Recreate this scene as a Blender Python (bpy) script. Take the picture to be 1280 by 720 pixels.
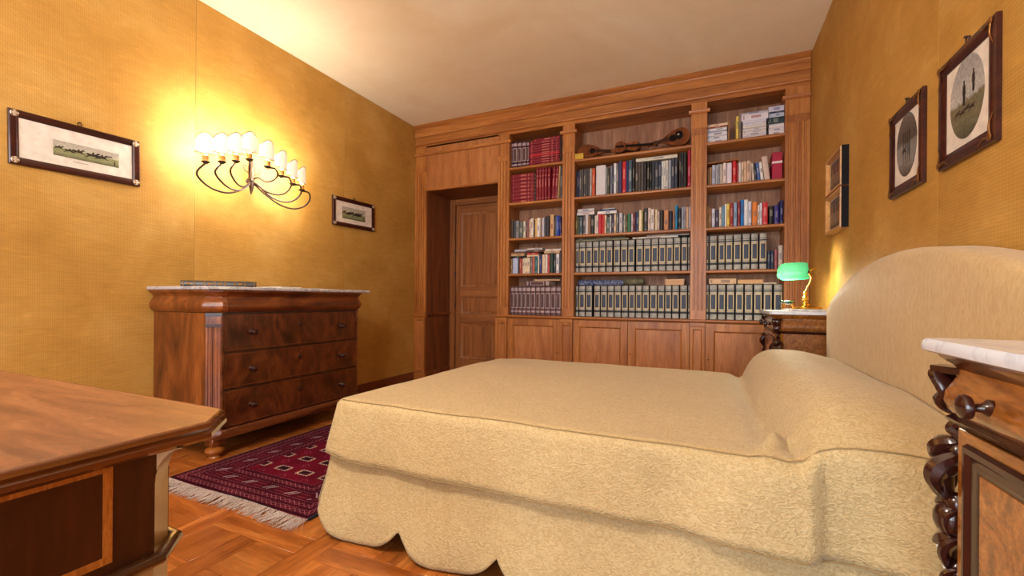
import bpy, bmesh, math, random
from mathutils import Vector, Matrix, noise
random.seed(7)
PI = math.pi
for o in list(bpy.data.objects): bpy.data.objects.remove(o)
S = bpy.context.scene
COL = S.collection

# ------------------------------------------------------------------ camera
EYE = .927
YAW = math.atan(248 / 546.7)
ROLL = math.radians(.45)
FPX = 546.7
HZ = 374.0
cd = bpy.data.cameras.new('camera'); cam = bpy.data.objects.new('camera', cd); COL.objects.link(cam)
cd.sensor_width = 36; cd.lens = FPX / 1280 * 36; cd.shift_y = (HZ - 360) / 1280; cd.clip_start = .02
cam.location = (0, 0, EYE)
cam.rotation_euler = (Matrix.Rotation(YAW, 3, 'Z') @ Matrix.Rotation(PI / 2, 3, 'X') @ Matrix.Rotation(ROLL, 3, 'Z')).to_euler()
S.camera = cam

# ------------------------------------------------------------------ world, window light, exposure
W = bpy.data.worlds.new('world'); S.world = W; W.use_nodes = True
W.node_tree.nodes['Background'].inputs[0].default_value = (.75, .87, 1, 1)
W.node_tree.nodes['Background'].inputs[1].default_value = 1.0
S.view_settings.view_transform = 'Standard'; S.view_settings.look = 'None'
S.view_settings.exposure = 0.52; S.view_settings.gamma = 1; S.view_settings.use_curve_mapping = False

def area(name, loc, rot, sx, sy, power, col):
    l = bpy.data.lights.new(name, 'AREA'); l.shape = 'RECTANGLE'; l.size = sx; l.size_y = sy; l.energy = power; l.color = col
    o = bpy.data.objects.new(name, l); COL.objects.link(o); o.location = loc; o.rotation_euler = rot
    return o
WIN_Y = -2.60
UNSEEN_WINDOWS = ((-2.05, -.95), (-.62, .48))          # guessed tall openings behind the camera, unseen, added to brighten the room
WIN_Z = (.30, 2.60)
for a, b in UNSEEN_WINDOWS:
    area('window_daylight', ((a + b) / 2, WIN_Y - .13, sum(WIN_Z) / 2), (PI / 2, 0, 0), b - a - .04, WIN_Z[1] - WIN_Z[0] - .04, 66, (.78, .9, 1))  # daylight areas for the guessed openings, added for brightness

# ------------------------------------------------------------------ pixel helper (direction only, the plane gives the distance)
CA, SA = math.cos(YAW), math.sin(YAW)
def ray(x, y):
    dx, dy = x - 640, y - HZ
    c, s = math.cos(-ROLL), math.sin(-ROLL)
    u = (c * dx - s * dy) / FPX; v = (s * dx + c * dy) / FPX
    return Vector((-SA + u * CA, CA + u * SA, -v))
CAMP = Vector((0, 0, EYE))
def onY(x, y, Y): r = ray(x, y); return r * (Y / r.y) + CAMP
def onX(x, y, X): r = ray(x, y); return r * (X / r.x) + CAMP
def onZ(x, y, Z): r = ray(x, y); return r * ((Z - EYE) / r.z) + CAMP

# ------------------------------------------------------------------ mesh helpers
OFF = {}
def finish(bm, ang=38):
    bmesh.ops.recalc_face_normals(bm, faces=bm.faces)
    lim = math.radians(ang)
    for f in bm.faces: f.smooth = True
    for e in bm.edges:
        if len(e.link_faces) == 2:
            e.smooth = e.calc_face_angle(0) < lim
        else: e.smooth = True
def meta(o, label=None, cat=None, group=None, kind=None):
    if label: o['label'] = label
    if cat: o['category'] = cat
    if group: o['group'] = group
    if kind: o['kind'] = kind
    return o
def obj(name, bm, mat, parent=None, origin=None, ang=38, label=None):
    finish(bm, ang)
    me = bpy.data.meshes.new(name); bm.to_mesh(me); bm.free()
    return link(name, me, mat, parent, origin, label)
def link(name, me, mat, parent=None, origin=None, label=None):
    o = bpy.data.objects.new(name, me); COL.objects.link(o)
    if mat is not None and not me.materials: me.materials.append(mat)
    if parent is not None:
        off = OFF.get(parent.name, Vector())
        if off.length: me.transform(Matrix.Translation(-off))
        o.parent = parent; OFF[o.name] = off
    elif origin is not None:
        v = Vector(origin); me.transform(Matrix.Translation(-v)); o.location = v; OFF[o.name] = v
    if label: o['label'] = label
    return o
def thing(name, loc, label, cat, group=None, rotz=0, world=True):
    o = bpy.data.objects.new(name, None); COL.objects.link(o); o.empty_display_size = .05
    o.location = loc; o.rotation_euler = (0, 0, rotz)
    OFF[o.name] = Vector(loc) if world else Vector()
    return meta(o, label, cat, group)
def B(): return bmesh.new()
def box(bm, x0, x1, y0, y1, z0, z1, b=0, seg=1):
    vs = [bm.verts.new(p) for p in ((x0,y0,z0),(x1,y0,z0),(x1,y1,z0),(x0,y1,z0),(x0,y0,z1),(x1,y0,z1),(x1,y1,z1),(x0,y1,z1))]
    fs = [bm.faces.new([vs[i] for i in q]) for q in ((3,2,1,0),(4,5,6,7),(0,1,5,4),(1,2,6,5),(2,3,7,6),(3,0,4,7))]
    if b:
        es = list({e for f in fs for e in f.edges})
        r = bmesh.ops.bevel(bm, geom=es, offset=b, segments=seg, affect='EDGES', profile=.5)
    return bm
def bx(*a, **k): return box(B(), *a, **k)
def extrude_poly(bm, pts, vec):
    """closed polygon pts (3D) pushed along vec"""
    vec = Vector(vec)
    a = [bm.verts.new(p) for p in pts]; b = [bm.verts.new(Vector(p) + vec) for p in pts]
    n = len(pts)
    for i in range(n): bm.faces.new((a[i], a[(i+1) % n], b[(i+1) % n], b[i]))
    bm.faces.new(a[::-1]); bm.faces.new(b)
    return bm
def prism_x(bm, prof, x0, x1):            # prof = [(y,z)]
    return extrude_poly(bm, [(x0, y, z) for y, z in prof], (x1 - x0, 0, 0))
def prism_z(bm, plan, z0, z1):            # plan = [(x,y)]
    return extrude_poly(bm, [(x, y, z0) for x, y in plan], (0, 0, z1 - z0))
def mitre(path, closed, d):
    """offset a plan path by d to its right-hand side"""
    n = len(path); out = []
    for i in range(n):
        p = Vector(path[i])
        a = Vector(path[i-1]) if (closed or i > 0) else None
        b = Vector(path[(i+1) % n]) if (closed or i < n-1) else None
        ns = []
        for s, e in ((a, p), (p, b)):
            if s is None or e is None: continue
            t = (e - s).normalized(); ns.append(Vector((t.y, -t.x)))
        if len(ns) == 1: out.append(p + ns[0] * d)
        else:
            m = ns[0] + ns[1]; m = m / max(1e-6, m.dot(ns[0])); out.append(p + m * d)
    return out
def sweep(bm, path, prof, closed=False, cap=True, loop=False):
    """prof = [(out, z)] swept along plan path; loop=True closes the profile"""
    rows = []
    for d, z in prof:
        rows.append([bm.verts.new((q.x, q.y, z)) for q in mitre(path, closed, d)])
    n = len(path); m = len(rows)
    for j in range(m if loop else m - 1):
        r0, r1 = rows[j], rows[(j+1) % m]
        for i in range(n if closed else n - 1):
            k = (i+1) % n
            bm.faces.new((r0[i], r0[k], r1[k], r1[i]))
    if closed and cap and not loop:
        bm.faces.new(rows[0]); bm.faces.new(rows[-1][::-1])
    if not closed and cap:
        bm.faces.new([r[0] for r in rows]); bm.faces.new([r[-1] for r in rows][::-1])
    return bm
def lathe(bm, prof, c=(0,0,0), seg=20, axis='Z'):
    """prof = [(r, h)]; points with r=0 close the end"""
    c = Vector(c); rings = []
    for r, h in prof:
        if r < 1e-6: pts = [(0, 0, h)]
        else: pts = [(r*math.cos(2*PI*k/seg), r*math.sin(2*PI*k/seg), h) for k in range(seg)]
        if axis == 'X': pts = [(p[2], p[0], p[1]) for p in pts]
        elif axis == 'Y': pts = [(p[0], p[2], p[1]) for p in pts]
        rings.append([bm.verts.new(c + Vector(p)) for p in pts])
    for a, b in zip(rings, rings[1:]):
        if len(a) == 1 and len(b) == 1: continue
        for k in range(seg):
            l = (k+1) % seg
            if len(a) == 1: bm.faces.new((a[0], b[k], b[l]))
            elif len(b) == 1: bm.faces.new((a[k], a[l], b[0]))
            else: bm.faces.new((a[k], a[l], b[l], b[k]))
    for r in (rings[0], rings[-1]):
        if len(r) > 1: bm.faces.new(r)
    return bm
def tube(bm, pts, rad, seg=8, flat=1.0, up=None):
    """round (or flattened) tube through points, rad = number or list"""
    pts = [Vector(p) for p in pts]; n = len(pts)
    rad = rad if isinstance(rad, (list, tuple)) else [rad] * n
    prev = None; rings = []
    for i, p in enumerate(pts):
        t = (pts[min(i+1, n-1)] - pts[max(i-1, 0)]).normalized()
        if prev is None:
            a = Vector(up) if up else (Vector((0,0,1)) if abs(t.z) < .9 else Vector((1,0,0)))
        else: a = prev
        a = (a - t * a.dot(t)).normalized(); prev = a; b = t.cross(a)
        rings.append([bm.verts.new(p + (a*math.cos(2*PI*k/seg) + b*math.sin(2*PI*k/seg)*flat) * rad[i]) for k in range(seg)])
    for x, y in zip(rings, rings[1:]):
        for k in range(seg): bm.faces.new((x[k], x[(k+1) % seg], y[(k+1) % seg], y[k]))
    bm.faces.new(rings[0][::-1]); bm.faces.new(rings[-1])
    return bm
def grid(bm, P, ni, nj):
    v = [[bm.verts.new(P(i, j)) for j in range(nj)] for i in range(ni)]
    for i in range(ni-1):
        for j in range(nj-1): bm.faces.new((v[i][j], v[i+1][j], v[i+1][j+1], v[i][j+1]))
    return v
def spline(pts, n=6):
    """Catmull-Rom through points"""
    P = [Vector(p) for p in pts]; out = []
    for i in range(len(P)-1):
        a, b, c, d = P[max(i-1,0)], P[i], P[i+1], P[min(i+2, len(P)-1)]
        for k in range(n):
            t = k / n
            out.append(.5*((2*b) + (c-a)*t + (2*a-5*b+4*c-d)*t*t + (3*b-a-3*c+d)*t**3))
    out.append(P[-1]); return out
def sst(a, b, x):
    t = min(1, max(0, (x-a)/(b-a))); return t*t*(3-2*t)
def blob(bm, c, r, rot=None, pw=1.0, seg=12, rings=7):
    c = Vector(c); R = rot or Matrix.Identity(3)
    prof = []
    for i in range(rings+1):
        a = PI*i/rings; prof.append((math.sin(a)**pw, -math.cos(a)))
    n0 = len(bm.verts); b2 = B(); lathe(b2, [(0 if i in (0, rings) else p[0], p[1]) for i, p in enumerate(prof)], seg=seg)
    mp = {v: bm.verts.new(c + R @ Vector((v.co.x*r[0], v.co.y*r[1], v.co.z*r[2]))) for v in b2.verts}
    for f in b2.faces: bm.faces.new([mp[v] for v in f.verts])
    b2.free(); return bm

# ------------------------------------------------------------------ materials
def lin(c):
    if isinstance(c, str): c = [int(c[i:i+2], 16) for i in (1, 3, 5)]
    return tuple((((v/255)/12.92) if v/255 <= .04045 else (((v/255)+.055)/1.055)**2.4) for v in c) + (1,)
class X:
    """tiny expression wrapper for math nodes"""
    def __init__(s, nt, so): s.nt = nt; s.so = so
    def op(s, o, *a):
        n = s.nt.nodes.new('ShaderNodeMath'); n.operation = o
        for i, v in enumerate((s,) + a):
            if isinstance(v, X): s.nt.links.new(v.so, n.inputs[i])
            else: n.inputs[i].default_value = v
        return X(s.nt, n.outputs[0])
    def __add__(s, o): return s.op('ADD', o)
    def __sub__(s, o): return s.op('SUBTRACT', o)
    def __mul__(s, o): return s.op('MULTIPLY', o)
    def lt(s, o): return s.op('LESS_THAN', o)
    def gt(s, o): return s.op('GREATER_THAN', o)
    def abs(s): return s.op('ABSOLUTE')
    def min(s, o): return s.op('MINIMUM', o)
    def max(s, o): return s.op('MAXIMUM', o)
    def pp(s, o): return s.op('PINGPONG', o)
    def mod(s, o): return s.op('FLOORED_MODULO', o)
class M:
    def __init__(s, name, rough=.5, spec=.5, coat=0, metal=0):
        s.m = bpy.data.materials.new(name); s.m.use_nodes = True; s.nt = s.m.node_tree
        s.b = s.nt.nodes['Principled BSDF']; s.out = s.nt.nodes['Material Output']
        s.b.inputs['Roughness'].default_value = rough; s.b.inputs['Specular IOR Level'].default_value = spec
        s.b.inputs['Coat Weight'].default_value = coat; s.b.inputs['Coat Roughness'].default_value = .12
        s.b.inputs['Metallic'].default_value = metal
    def n(s, t, **k):
        n = s.nt.nodes.new(t)
        for a, v in k.items(): setattr(n, a, v)
        return n
    def l(s, a, b): s.nt.links.new(a, b)
    def coord(s, scale=(1,1,1), rnd=0, kind='Object', rot=(0,0,0)):
        tc = s.n('ShaderNodeTexCoord'); so = tc.outputs[kind]
        if rnd:
            oi = s.n('ShaderNodeObjectInfo'); vm = s.n('ShaderNodeVectorMath', operation='MULTIPLY_ADD')
            cb = s.n('ShaderNodeCombineXYZ')
            for i in range(3): s.l(oi.outputs['Random'], cb.inputs[i])
            s.l(cb.outputs[0], vm.inputs[0]); vm.inputs[1].default_value = (rnd, rnd*.73, rnd*1.31); s.l(so, vm.inputs[2]); so = vm.outputs[0]
        mp = s.n('ShaderNodeMapping'); mp.inputs['Scale'].default_value = scale; mp.inputs['Rotation'].default_value = rot
        s.l(so, mp.inputs[0]); return mp.outputs[0]
    def noise(s, co, scale=1, detail=4, dist=0, rough=.55, out='Fac'):
        n = s.n('ShaderNodeTexNoise'); s.l(co, n.inputs['Vector']); n.inputs['Scale'].default_value = scale
        n.inputs['Detail'].default_value = detail; n.inputs['Distortion'].default_value = dist; n.inputs['Roughness'].default_value = rough
        return n.outputs[out]
    def ramp(s, fac, stops, interp='LINEAR'):
        r = s.n('ShaderNodeValToRGB'); r.color_ramp.interpolation = interp
        el = r.color_ramp.elements
        while len(el) < len(stops): el.new(.5)
        for e, (p, c) in zip(el, stops): e.position = p; e.color = c if len(c) == 4 else lin(c)
        s.l(fac, r.inputs[0]); return r.outputs[0]
    def mix(s, fac, a, b, mode='MIX'):
        m = s.n('ShaderNodeMix', data_type='RGBA', blend_type=mode)
        for v, i in ((fac, 0), (a, 6), (b, 7)):
            if hasattr(v, 'links') or hasattr(v, 'is_linked'): s.l(v, m.inputs[i])
            elif isinstance(v, X): s.l(v.so, m.inputs[i])
            elif i == 0: m.inputs[0].default_value = v
            else: m.inputs[i].default_value = v if len(v) == 4 else lin(v)
        return m.outputs[2]
    def vary(s, col, amt):
        oi = s.n('ShaderNodeObjectInfo'); hs = s.n('ShaderNodeHueSaturation'); mr = s.n('ShaderNodeMapRange')
        mr.inputs['To Min'].default_value = 1-amt; mr.inputs['To Max'].default_value = 1+amt
        s.l(oi.outputs['Random'], mr.inputs[0]); s.l(mr.outputs[0], hs.inputs['Value']); s.l(col, hs.inputs['Color']); return hs.outputs[0]
    def base(s, col):
        if hasattr(col, 'is_linked'): s.l(col, s.b.inputs['Base Color'])
        else: s.b.inputs['Base Color'].default_value = lin(col)
        return s
    def bump(s, h, st=.2, d=.002):
        b = s.n('ShaderNodeBump'); b.inputs['Strength'].default_value = st; b.inputs['Distance'].default_value = d
        s.l(h, b.inputs['Height']); s.l(b.outputs[0], s.b.inputs['Normal']); return s
def plain(name, col, rough=.5, spec=.4, coat=0, metal=0, grain=.06, gs=60):
    m = M(name, rough, spec, coat, metal)
    f = m.noise(m.coord(rnd=5), gs, 3)
    c = lin(col); hi = tuple(min(1, v*(1+grain*2)) for v in c[:3]) + (1,); lo = tuple(v*(1-grain*2) for v in c[:3]) + (1,)
    m.base(m.ramp(f, [(.3, lo), (.7, hi)])); return m.m
def wood(name, dark, mid, light, axis='Z', scale=9, stretch=12, rough=.4, spec=.4, coat=0, rnd=7, vary=.06, bump=.06, fine=.22):
    m = M(name, rough, spec, coat)
    k = {'X': (1/stretch, 1, 1), 'Y': (1, 1/stretch, 1), 'Z': (1, 1, 1/stretch)}[axis]
    co = m.coord(tuple(scale*v for v in k), rnd)
    f = m.noise(co, 1, 5, 1.2)
    c = m.ramp(f, [(.25, dark), (.5, mid), (.75, light)])
    co2 = m.coord(tuple(scale*9*v for v in k), rnd)
    g = m.noise(co2, 1, 3, .3)
    gr = m.ramp(g, [(.35, (1-fine, 1-fine, 1-fine, 1)), (.6, (1, 1, 1, 1))])
    c = m.mix(1.0, c, gr, 'MULTIPLY')
    if vary: c = m.vary(c, vary)
    m.base(c)
    if bump: m.bump(g, bump, .001)
    return m.m
def burl(name, dark, mid, light, scale=7, rough=.3, coat=.4, knots=3.2, axis='Z', stretch=2.2, vary=.06, knot_dark=.75):
    m = M(name, rough, .45, coat)
    k = {'X': (1/stretch, 1, 1), 'Y': (1, 1/stretch, 1), 'Z': (1, 1, 1/stretch), '': (1, 1, 1)}[axis]
    co = m.coord(tuple(scale*v for v in k), 6)
    f = m.noise(co, 1, 6, 2.6, .6)
    c = m.ramp(f, [(.28, dark), (.5, mid), (.72, light)])
    g = m.noise(m.coord(tuple(scale*10*v for v in k), 6), 1, 4, .8)
    c = m.mix(1.0, c, m.ramp(g, [(.3, (.6,.6,.6,1)), (.65, (1,1,1,1))]), 'MULTIPLY')
    if knots:
        v = m.n('ShaderNodeTexVoronoi'); m.l(m.coord((knots,)*3, 6), v.inputs['Vector']); v.inputs['Scale'].default_value = 1
        kk = m.ramp(v.outputs['Distance'], [(.05, (1-knot_dark,)*3 + (1,)), (.28, (1,1,1,1))])
        c = m.mix(1.0, c, kk, 'MULTIPLY')
    m.base(m.vary(c, vary)); return m.m

MT = {}
CH = ((136, 76, 32), (172, 104, 46), (196, 130, 64))
MT['cherry_z'] = wood('cherry_upright', *CH, axis='Z', rough=.42, coat=.1)
MT['cherry_x'] = wood('cherry_level', *CH, axis='X', rough=.42, coat=.1)
MT['cherry_back'] = wood('cherry_back_boards', (118, 76, 52), (154, 106, 76), (184, 136, 102), axis='Z', scale=14, rough=.55)
MT['cherry_panel'] = wood('cherry_door_panel', (150, 88, 44), (178, 110, 58), (200, 134, 76), axis='Z', scale=7, stretch=7, rough=.42, coat=.1)
MT['door'] = wood('walnut_door', (116, 64, 28), (150, 88, 42), (174, 108, 56), axis='Z', scale=20, stretch=24, rough=.45, coat=.08)
MT['door_x'] = wood('walnut_door_level', (116, 64, 28), (150, 88, 42), (174, 108, 56), axis='X', scale=20, stretch=24, rough=.45, coat=.08)
MT['jamb'] = wood('jamb_panelling', (92, 48, 24), (126, 68, 34), (150, 88, 46), axis='Z', scale=10, rough=.5)
MT['baseboard'] = wood('baseboard_wood', (84, 40, 18), (120, 60, 28), (146, 78, 36), axis='Y', rough=.4, coat=.15)
MT['parquet'] = wood('oak_parquet', (140, 72, 25), (176, 100, 42), (202, 130, 64), axis='X', scale=12, stretch=9, rough=.3, spec=.45, coat=.12, vary=.22, fine=.3)
MT['subfloor'] = plain('parquet_joint', (60, 30, 14), .7)
MT['walnut'] = burl('walnut_front', (44, 18, 8), (88, 40, 16), (124, 62, 26), scale=6, knots=3.4, rough=.28)
MT['walnut_side'] = burl('walnut_side', (78, 34, 14), (128, 64, 26), (164, 92, 40), scale=5, knots=0, stretch=5, rough=.3)
MT['walnut_rail'] = burl('walnut_rail', (64, 28, 11), (108, 52, 21), (140, 76, 32), scale=6, knots=0, rough=.28, axis='Y', stretch=5)
MT['walnut_dark'] = plain('dark_walnut', (52, 24, 14), .3, .5, .3, gs=20)
MT['foot'] = wood('turned_foot_wood', (96, 46, 18), (148, 82, 32), (178, 108, 46), rough=.25, coat=.4)
m = M('desk_top_wood', .36, .45, .1)
c = m.ramp(m.noise(m.coord((3, 26, 26), 6), 1, 6, .9, .6), [(.3, (86, 45, 22)), (.5, (118, 67, 35)), (.72, (144, 90, 52))])
c = m.mix(1.0, c, m.ramp(m.noise(m.coord((60, 260, 260), 6), 1, 3), [(.35, (.7, .68, .66, 1)), (.6, (1, 1, 1, 1))]), 'MULTIPLY')
c = m.mix(m.ramp(m.noise(m.coord((30, 45, 45), 6), 1, 5, .5, .75), [(.62, (0, 0, 0, 1)), (.75, (.4, .4, .4, 1))]), c, lin((196, 150, 116)))
m.base(c); m.bump(m.noise(m.coord((60, 260, 260), 6), 1, 3), .25, .0006); MT['desk_top'] = m.m
MT['desk_edge'] = wood('desk_edge_wood', (70, 36, 16), (112, 62, 28), (146, 90, 42), axis='Y', rough=.2, coat=.6)
MT['desk_rail'] = wood('desk_rail_wood', (44, 24, 14), (74, 42, 24), (100, 60, 34), axis='Y', rough=.14, coat=.8)
MT['desk_dark'] = wood('desk_dark_walnut', (26, 12, 8), (52, 26, 15), (78, 40, 22), axis='Z', scale=14, stretch=6, rough=.3, coat=.3)
MT['desk_panel'] = wood('desk_panel_walnut', (44, 20, 11), (74, 36, 18), (98, 52, 26), axis='Z', scale=12, stretch=5, rough=.3, coat=.3)
MT['inlay'] = wood('desk_inlay', (150, 88, 34), (188, 118, 50), (212, 146, 70), axis='Y', scale=30, stretch=.15, rough=.3, coat=.3)
MT['desk_corner'] = plain('pale_maple_corner', (186, 160, 124), .3, .5, .4, gs=12)  # pale reflection on the polished desk corners, painted in as base colour
MT['ns_frame'] = burl('nightstand_walnut', (104, 58, 20), (156, 94, 36), (188, 124, 54), scale=9, knots=0, axis='Y', stretch=5, rough=.18, coat=.6)
MT['ns_panel'] = burl('nightstand_burl', (112, 60, 20), (158, 92, 36), (188, 120, 52), scale=12, knots=0, axis='', rough=.2, coat=.5)
MT['ns_side'] = burl('nightstand_side_burl', (92, 50, 20), (142, 86, 38), (176, 114, 56), scale=22, knots=0, axis='', rough=.3, coat=.3)
MT['carved'] = plain('carved_mahogany', (50, 20, 15), .2, .5, .4, gs=14)
MT['mahogany'] = wood('mahogany_frame', (34, 10, 8), (58, 20, 15), (82, 32, 22), axis='X', rough=.3, coat=.3, scale=16)
MT['brass'] = plain('brass', (190, 140, 60), .25, .5, 0, 1, gs=40)
MT['gilt'] = plain('old_gilt', (140, 96, 48), .4, .5, 0, .7, gs=40)
MT['silver'] = plain('rosette_silver', (196, 180, 160), .4, .5, 0, .6, gs=90)
MT['iron'] = plain('brown_iron', (72, 54, 44), .45, .5, 0, .4, gs=60)
MT['black'] = plain('black_lacquer', (18, 15, 17), .6, .15)
MT['hole'] = plain('keyhole_black', (14, 9, 8), .8)
MT['paper'] = plain('paper', (226, 214, 196), .8, .2)
MT['mat'] = plain('print_mat', (226, 214, 202), .75, .2, gs=25)
MT['sheet'] = plain('white_sheet', (226, 224, 222), .85, .2)
MT['dark_base'] = plain('dark_bed_base', (46, 32, 24), .8)
MT['plaster'] = plain('white_paint', (228, 222, 210), .6)
def marble(name, c, v, sc=7):
    m = M(name, .18, .5, .2)
    f = m.noise(m.coord((sc,)*3, 3), 1, 7, 1.8, .62)
    m.base(m.ramp(f, [(.3, c), (.5, c), (.57, v), (.66, c), (.85, v)])); return m.m
MT['marble'] = marble('white_marble', (214, 218, 228), (196, 201, 214), 9)
MT['marble_grey'] = marble('grey_marble', (190, 184, 186), (150, 146, 152), 12)
# wallpaper: ochre woven cloth, cool to warm blotches, fine horizontal rib
def wallpaper(name, a, b, c, ribs):
    m = M(name, .62, .25)
    co = m.coord((1, 1, 1), 9)
    f = m.noise(co, 2.2, 5, .4, .6)
    col = m.ramp(f, [(.3, a), (.5, b), (.72, c)])
    g = m.noise(m.coord((1, .5, 2.2), 9, rot=(.6, 0, 0)), 16, 6, .8, .75)
    col = m.mix(1.0, col, m.ramp(g, [(.35, (.88, .88, .88, 1)), (.6, (1.0, 1.0, 1.0, 1)), (.76, (1.28, 1.27, 1.24, 1))]), 'MULTIPLY')
    w = m.n('ShaderNodeTexWave', wave_type='BANDS', bands_direction='Z'); m.l(m.coord((1, 1, 1)), w.inputs['Vector'])
    w.inputs['Scale'].default_value = ribs; w.inputs['Distortion'].default_value = .8; w.inputs['Detail'].default_value = 2
    w2 = m.n('ShaderNodeTexWave', wave_type='BANDS', bands_direction='Y'); m.l(m.coord((1, 1, 1)), w2.inputs['Vector'])
    w2.inputs['Scale'].default_value = ribs*1.3; w2.inputs['Distortion'].default_value = 1.0; w2.inputs['Detail'].default_value = 2
    h = m.mix(.5, w.outputs['Color'], w2.outputs['Color'])
    col = m.mix(1.0, col, m.ramp(h, [(.2, (.87, .85, .82, 1)), (.7, (1.05, 1.05, 1.05, 1))]), 'MULTIPLY')
    m.base(m.vary(col, .035)); m.bump(h, .22, .0015); return m.m
MT['wallpaper'] = wallpaper('ochre_wallcloth', (176, 128, 56), (188, 140, 66), (202, 158, 86), 29)
m = M('cream_ceiling', .8, .2); f = m.noise(m.coord((1, 1, 1)), 1.3, 6, .8, .62)
m.base(m.ramp(f, [(.3, (240, 224, 192)), (.55, (247, 235, 208)), (.75, (251, 244, 224))])); MT['ceiling'] = m.m
# bed damask: small curly tone-on-tone figure
def damask(name, a, b, sc, st, d=.003, stretch=(1, 1, 1)):
    m = M(name, .62, .3); m.b.inputs['Sheen Weight'].default_value = .2
    w = m.noise(m.coord(stretch), sc, 2, 2.2, .4)
    f = m.noise(m.coord((1, 1, 1)), 2.5, 3); k = m.noise(m.coord((1, 1, 1)), 14, 4, .6)
    col = m.ramp(w, [(.38, a), (.62, b)])
    m.base(m.mix(1.0, col, m.ramp(f, [(.3, (.95, .94, .92, 1)), (.7, (1, 1, 1, 1))]), 'MULTIPLY'))
    h = m.mix(.45, w, k)
    m.bump(h, st, d); return m.m
MT['spread'] = damask('cream_damask', (184, 157, 108), (201, 176, 129), 56, .75, .010, (1, 1.0, 1.6))
MT['headboard'] = damask('headboard_damask', (186, 154, 104), (197, 167, 117), 60, .2, .002, (1, 1, .3))
MT['piping'] = plain('bedspread_piping', (150, 124, 82), .7)
# ================================================================== ROOM
XL, XR, YB, YF, ZC = -3.11, .715, 4.70, WIN_Y, 2.9
fl = obj('floor', bx(XL-.2, XR+.2, YF-.2, YB+.2, -.16, -.012), MT['subfloor']); meta(fl, kind='structure')
# parquet: woven bands of single planks with square blocks between
PW, PP = .095, .285
def plank_mesh(name, l, w):
    bm = bx(-l/2+.0006, l/2-.0006, -w/2+.0006, w/2-.0006, -.0115, 0, b=.0012)
    finish(bm); me = bpy.data.meshes.new(name); bm.to_mesh(me); bm.free(); me.materials.append(MT['parquet']); return me
pl_me = plank_mesh('plank', .475, PW); bl_me = plank_mesh('block', .19, .19)
rest = B()
def lay(me, x, y, rot):
    if x < XL-.05 or x > XR+.05 or y < YF-.05 or y > YB-.05: return
    near = (x < -1.15 and y > .5) or (.5 < y < 1.6 and x < -.35)
    if near:
        o = bpy.data.objects.new('plank' if me is pl_me else 'block', me); COL.objects.link(o); o.parent = fl
        o.location = (x, y, random.uniform(-.0004, .0004)); o.rotation_euler.z = rot
    else:
        l, w = (.475, PW) if me is pl_me else (.19, .19)
        if abs(math.sin(rot)) > .5: l, w = w, l
        box(rest, x-l/2+.001, x+l/2-.001, y-w/2+.001, y+w/2-.001, -.0115, 0)
for i in range(-8, 10):
    for j in range(-14, 14):
        x, y = -1.37 + PW/2 + i*PP, 1.12 + PW/2 + j*PP
        lay(pl_me, x, y, PI/2 if (i+j) % 2 == 0 else 0)
        lay(bl_me, x + PP/2, y + PP/2, PI/2 if (i+j) % 2 else 0)
meta(obj('far_planks', rest, MT['parquet'], fl), kind='stuff')

ce = obj('ceiling', bx(XL-.2, XR+.2, YF-.2, YB+.2, ZC, ZC+.15), MT['ceiling']); meta(ce, kind='structure')
def wall_with_strips(name, xa, xb, xs, sgn, seams):
    w = obj(name, bx(xa, xb, YF-.2, YB+.2, 0, ZC), MT['plaster']); meta(w, kind='structure')
    for a, b in zip(seams, seams[1:]):
        x0, x1 = (xs, xs+.003) if sgn > 0 else (xs-.003, xs)
        bm = bx(x0, x1, a+.0006, b-.0006, .0, ZC-.001, b=.0008)
        obj('wallpaper_strip', bm, MT['wallpaper'], w)
sl = [onX(243, 300, XL).y, onX(431, 200, XL).y]
wall_with_strips('wall_left', XL-.15, XL-.003, XL-.003, 1, [YF, sl[0]-3.15, sl[0]-2.1, sl[0]-1.05, sl[0], sl[1], YB-.05])
sr = [onX(1172, 250, XR).y, onX(1047, 120, XR).y]
wall_with_strips('wall_right', XR+.003, XR+.15, XR+.003, -1, [YF] + [sr[0]-k*(sr[1]-sr[0]) for k in (3, 2, 1)] + [sr[0], sr[1], YB-.05])
wb = obj('wall_back', bx(XL-.1, XR+.1, YB, YB+.15, 0, ZC), MT['plaster']); meta(wb, kind='structure')
# wall behind the camera with the two added, unseen tall openings
bm = B(); edges = [XL-.1] + [v for w_ in UNSEEN_WINDOWS for v in w_] + [XR+.1]
for a, b in ((edges[0], edges[1]), (edges[2], edges[3]), (edges[4], edges[5])): box(bm, a, b, YF-.2, YF, 0, ZC)
for a, b in UNSEEN_WINDOWS:
    box(bm, a, b, YF-.2, YF, 0, WIN_Z[0]); box(bm, a, b, YF-.2, YF, WIN_Z[1], ZC)
wf = obj('wall_front', bm, MT['wallpaper']); meta(wf, kind='structure')
for k, (a, b) in enumerate(UNSEEN_WINDOWS):
    bm = B(); c = (a+b)/2
    for x0, x1, z0, z1 in ((a, a+.06, *WIN_Z), (b-.06, b, *WIN_Z), (c-.04, c+.04, *WIN_Z), (a, b, WIN_Z[0], WIN_Z[0]+.06), (a, b, WIN_Z[1]-.06, WIN_Z[1])):
        box(bm, x0, x1, YF-.09, YF-.04, z0, z1)
    w = obj('window_%d' % (k+1), bm, MT['plaster']); meta(w, kind='structure')
bl = obj('baseboard_left', extrude_poly(B(), [(XL, YF, 0), (XL+.016, YF, 0), (XL+.016, YF, .07), (XL+.01, YF, .083), (XL, YF, .083)], (0, 4.12-YF, 0)), MT['baseboard']); meta(bl, kind='structure')
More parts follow.
